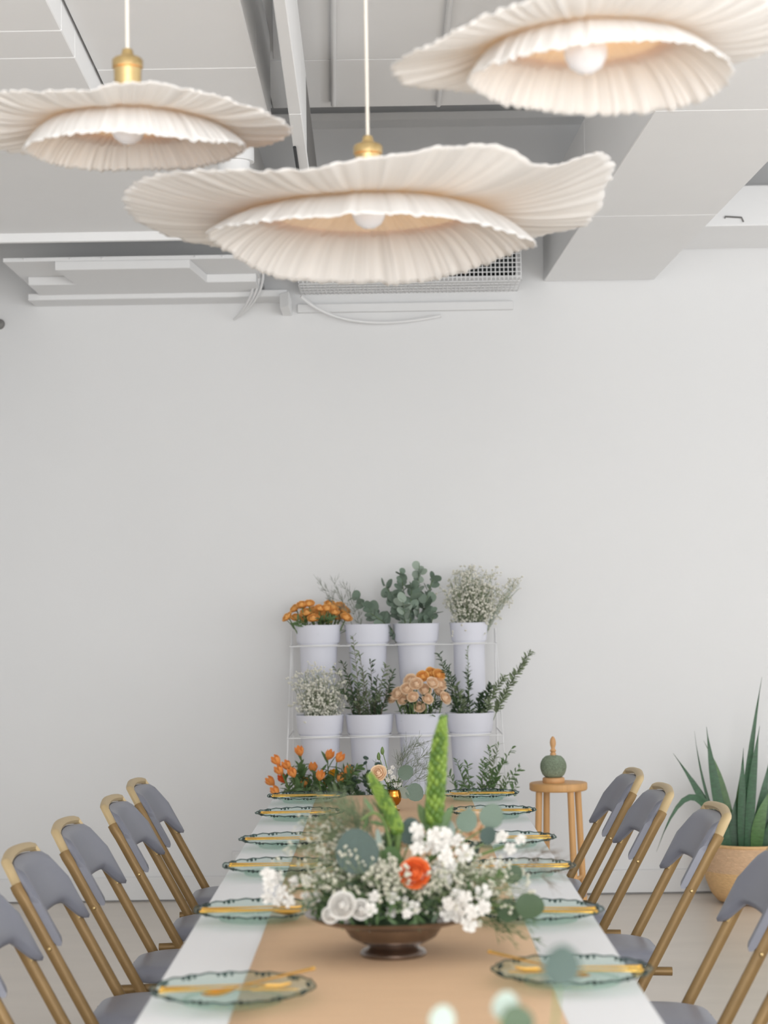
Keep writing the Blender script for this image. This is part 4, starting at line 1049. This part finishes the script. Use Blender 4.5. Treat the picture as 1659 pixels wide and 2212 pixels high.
for i in range(30):
    a_ = PI*(1.0+i/29); R_ = rc.uniform(.115, .165)
    e = Vector((CX+R_*math.cos(a_)*1.05, CY+R_*math.sin(a_)*.95, zr+rc.uniform(.004, .03)))
    branch('rim_greenery', 'dark leafy sprig lying over the rim of the silver bowl', (BC+Vector((rc.uniform(-.03, .03), rc.uniform(-.03, .03), 0)), BC+(e-BC)*.6+Vector((0, 0, .045)), e), ('lance', rc.choice(('dkgreen', 'dkgreen', 'green'))), 16, .036, 'rim greenery in the centrepiece', i+400, 'greenery', sr=.0012, start=.35)
wisp('wispy_fern', 'dark airy fern at the upper left of the centrepiece', BC, [cp(px, py, rc.uniform(-.05, .06)) for px, py in ((700, 1755), (725, 1735), (755, 1750), (690, 1785), (740, 1775), (775, 1760))], 26, .055, seed=31, m='olive', cat='fern', sr=.0013, back=.5)
wisp('wispy_fern', 'fine fern trailing down over the right rim of the bowl', BC, [cp(px, py, -.05) for px, py in ((1165, 2005), (1140, 2030), (1175, 1990), (1120, 2040), (1180, 2045))], 18, .035, seed=32, m='green', cat='fern', sr=.0011, lift=.05, back=.5)
wisp('dry_grass', 'thin brown grass reaching right across the tablecloth', BC, [cp(px, py, .05) for px, py in ((1215, 1860), (1235, 1885), (1200, 1840), (1240, 1905))], 14, .05, seed=33, m='twig', cat='grass', sr=.0008, back=.55)
wisp('wispy_fern', 'soft fern spreading left under the white stock', BC, [cp(px, py, -.02) for px, py in ((640, 1900), (620, 1930), (660, 1870), (600, 1915))], 22, .04, seed=34, m='olive', cat='fern', sr=.0012, back=.4)

# bud vases
def bud_vase(label, x, y):
    t = thing('bud_vase', label, 'vase', (x, y, TZ+.004))
    MB().lathe([(.001, 0), (.017, 0), (.018, .003), (.008, .007), (.0065, .014)], 28).build('foot', 'vasegold', t)
    MB().lathe([(.0065, .014), (.014, .018), (.0205, .028), (.0225, .04), (.021, .052), (.0185, .060), (.0195, .063), (.0175, .063), (.019, .05), (.0205, .04), (.018, .028), (.001, .018)], 36).build('body', 'vasegold', t)
vp = atz(852, 1750, TZ+.004); bud_vase('small polished gold bud vase at the far end of the table', vp.x, vp.y)
VB = Vector((vp.x, vp.y, TZ+.03))
def vq(px, py, dy=0): return at(px, py, vp.y+dy)
rose('peach rose in the gold bud vase', vq(820, 1672), VB, .025, 'peach', (-.3, -.9, .35), seed=3, leaves=2)
for i, (px, py) in enumerate([(818, 1634), (826, 1622)]):
    t = thing('green_bud', ('lower' if i == 0 else 'upper')+' closed green bud on a thin stem in the gold vase', 'bud', VB); c = vq(px, py)-VB
    MB().lathe([(.001, -.012), (.005, -.008), (.006, 0), (.004, .008), (.001, .013)], 10, c).build('bud', 'stem', t)
    MB().tube(bez((0, 0, 0), c*.6+Vector((.004, 0, 0)), c, 6), .0014, 5).build('stem', 'stem', t)
t = thing('white_stock', 'small cream blossoms in the gold bud vase', 'flower', VB)
for px, py, s in ((858, 1695, .014), (843, 1668, .009), (850, 1680, .009), (838, 1685, .008), (848, 1658, .007), (832, 1660, .007)):
    o = link('floret', FLO[0], t); o.matrix_basis = Matrix.Translation(vq(px, py)-VB) @ Vector((.2, -1, .4)).to_track_quat('Z', 'Y').to_matrix().to_4x4() @ Matrix.Diagonal((s, s, s, 1))
MB().tube(bez((0, 0, 0), (0, 0, .06), vq(846, 1680)-VB, 6), .002, 5).build('stem', 'stem', t)
for i, (px, py, w, k, n, lb) in enumerate([(896, 1712, .058, 'euca', (.1, -1, .2), 'broad grey-green eucalyptus leaf right of the gold vase'), (876, 1668, .05, 'euca', (.6, -.8, .3), 'folded eucalyptus leaf above the gold vase'), (872, 1712, .045, 'eucalt', (-.8, -.6, .1), 'pale eucalyptus leaf drooping beside the gold vase')]):
    t = thing('eucalyptus_leaf', lb, 'eucalyptus', VB); c = vq(px, py, -.01); d = Vector((.6, 0, -.6 if i != 1 else .5)).normalized()
    put('leaf', LF['round', k], t, c-d*w*.5, d, n, w); MB().tube(bez((0, 0, 0), (c-VB)*.5+Vector((0, 0, .04)), c-d*w*.5-VB, 6), .0013, 5).build('stem', 'stem', t)
wisp('wispy_grass', 'wiry dark grass fanning out of the gold vase', VB, [vq(px, py, rc.uniform(-.04, .04)) for px, py in ((905, 1602), (925, 1630), (935, 1658), (885, 1612), (945, 1680), (865, 1640))], 18, .06, seed=41, m='wisp', cat='grass', sr=.0011, back=.45)
for i in range(3):
    e = vq(818+i*18, 1705-i*8); branch('filler_greenery', 'dark greenery at the mouth of the gold vase', (VB, VB*.5+e*.5, e), ('lance', 'dkgreen'), 14, .035, 'greenery in the gold vase', i+300, 'greenery', start=.4)
# second vase close to the viewer: only its leaves reach into view
nv = Vector((.12, 1.22*K, TZ+.004)); bud_vase('gold bud vase close to the viewer below the frame', nv.x, nv.y)
NB = nv+Vector((0, 0, .03))
for i, (px, py, w, Y, k, lb) in enumerate([(1212, 2085, .036, 1.22, 'eucadk', 'blurred eucalyptus leaf close up over the nearest right plate'), (1092, 2172, .026, 1.26, 'eucalt', 'pale blurred leaf at the bottom edge over the runner'), (1118, 2208, .030, 1.24, 'dkgreen', 'dark blurred leaf at the bottom edge over the runner'), (955, 2200, .024, 1.24, 'eucalt', 'faint blurred leaf at the bottom left of the close-up sprig')]):
    t = thing('eucalyptus_leaf', lb, 'eucalyptus', NB); c = at(px, py, Y*K); d = Vector((.15, 0, 1)).normalized() if i != 2 else Vector((1, 0, -.25)).normalized()
    put('leaf', LF['round', k], t, c-d*w*.5, d, (.2, -1, .2), w); MB().tube(bez((0, 0, 0), Vector((0, 0, .12)), c-d*w*.5-NB, 8), .0014, 5).build('stem', 'stem', t)
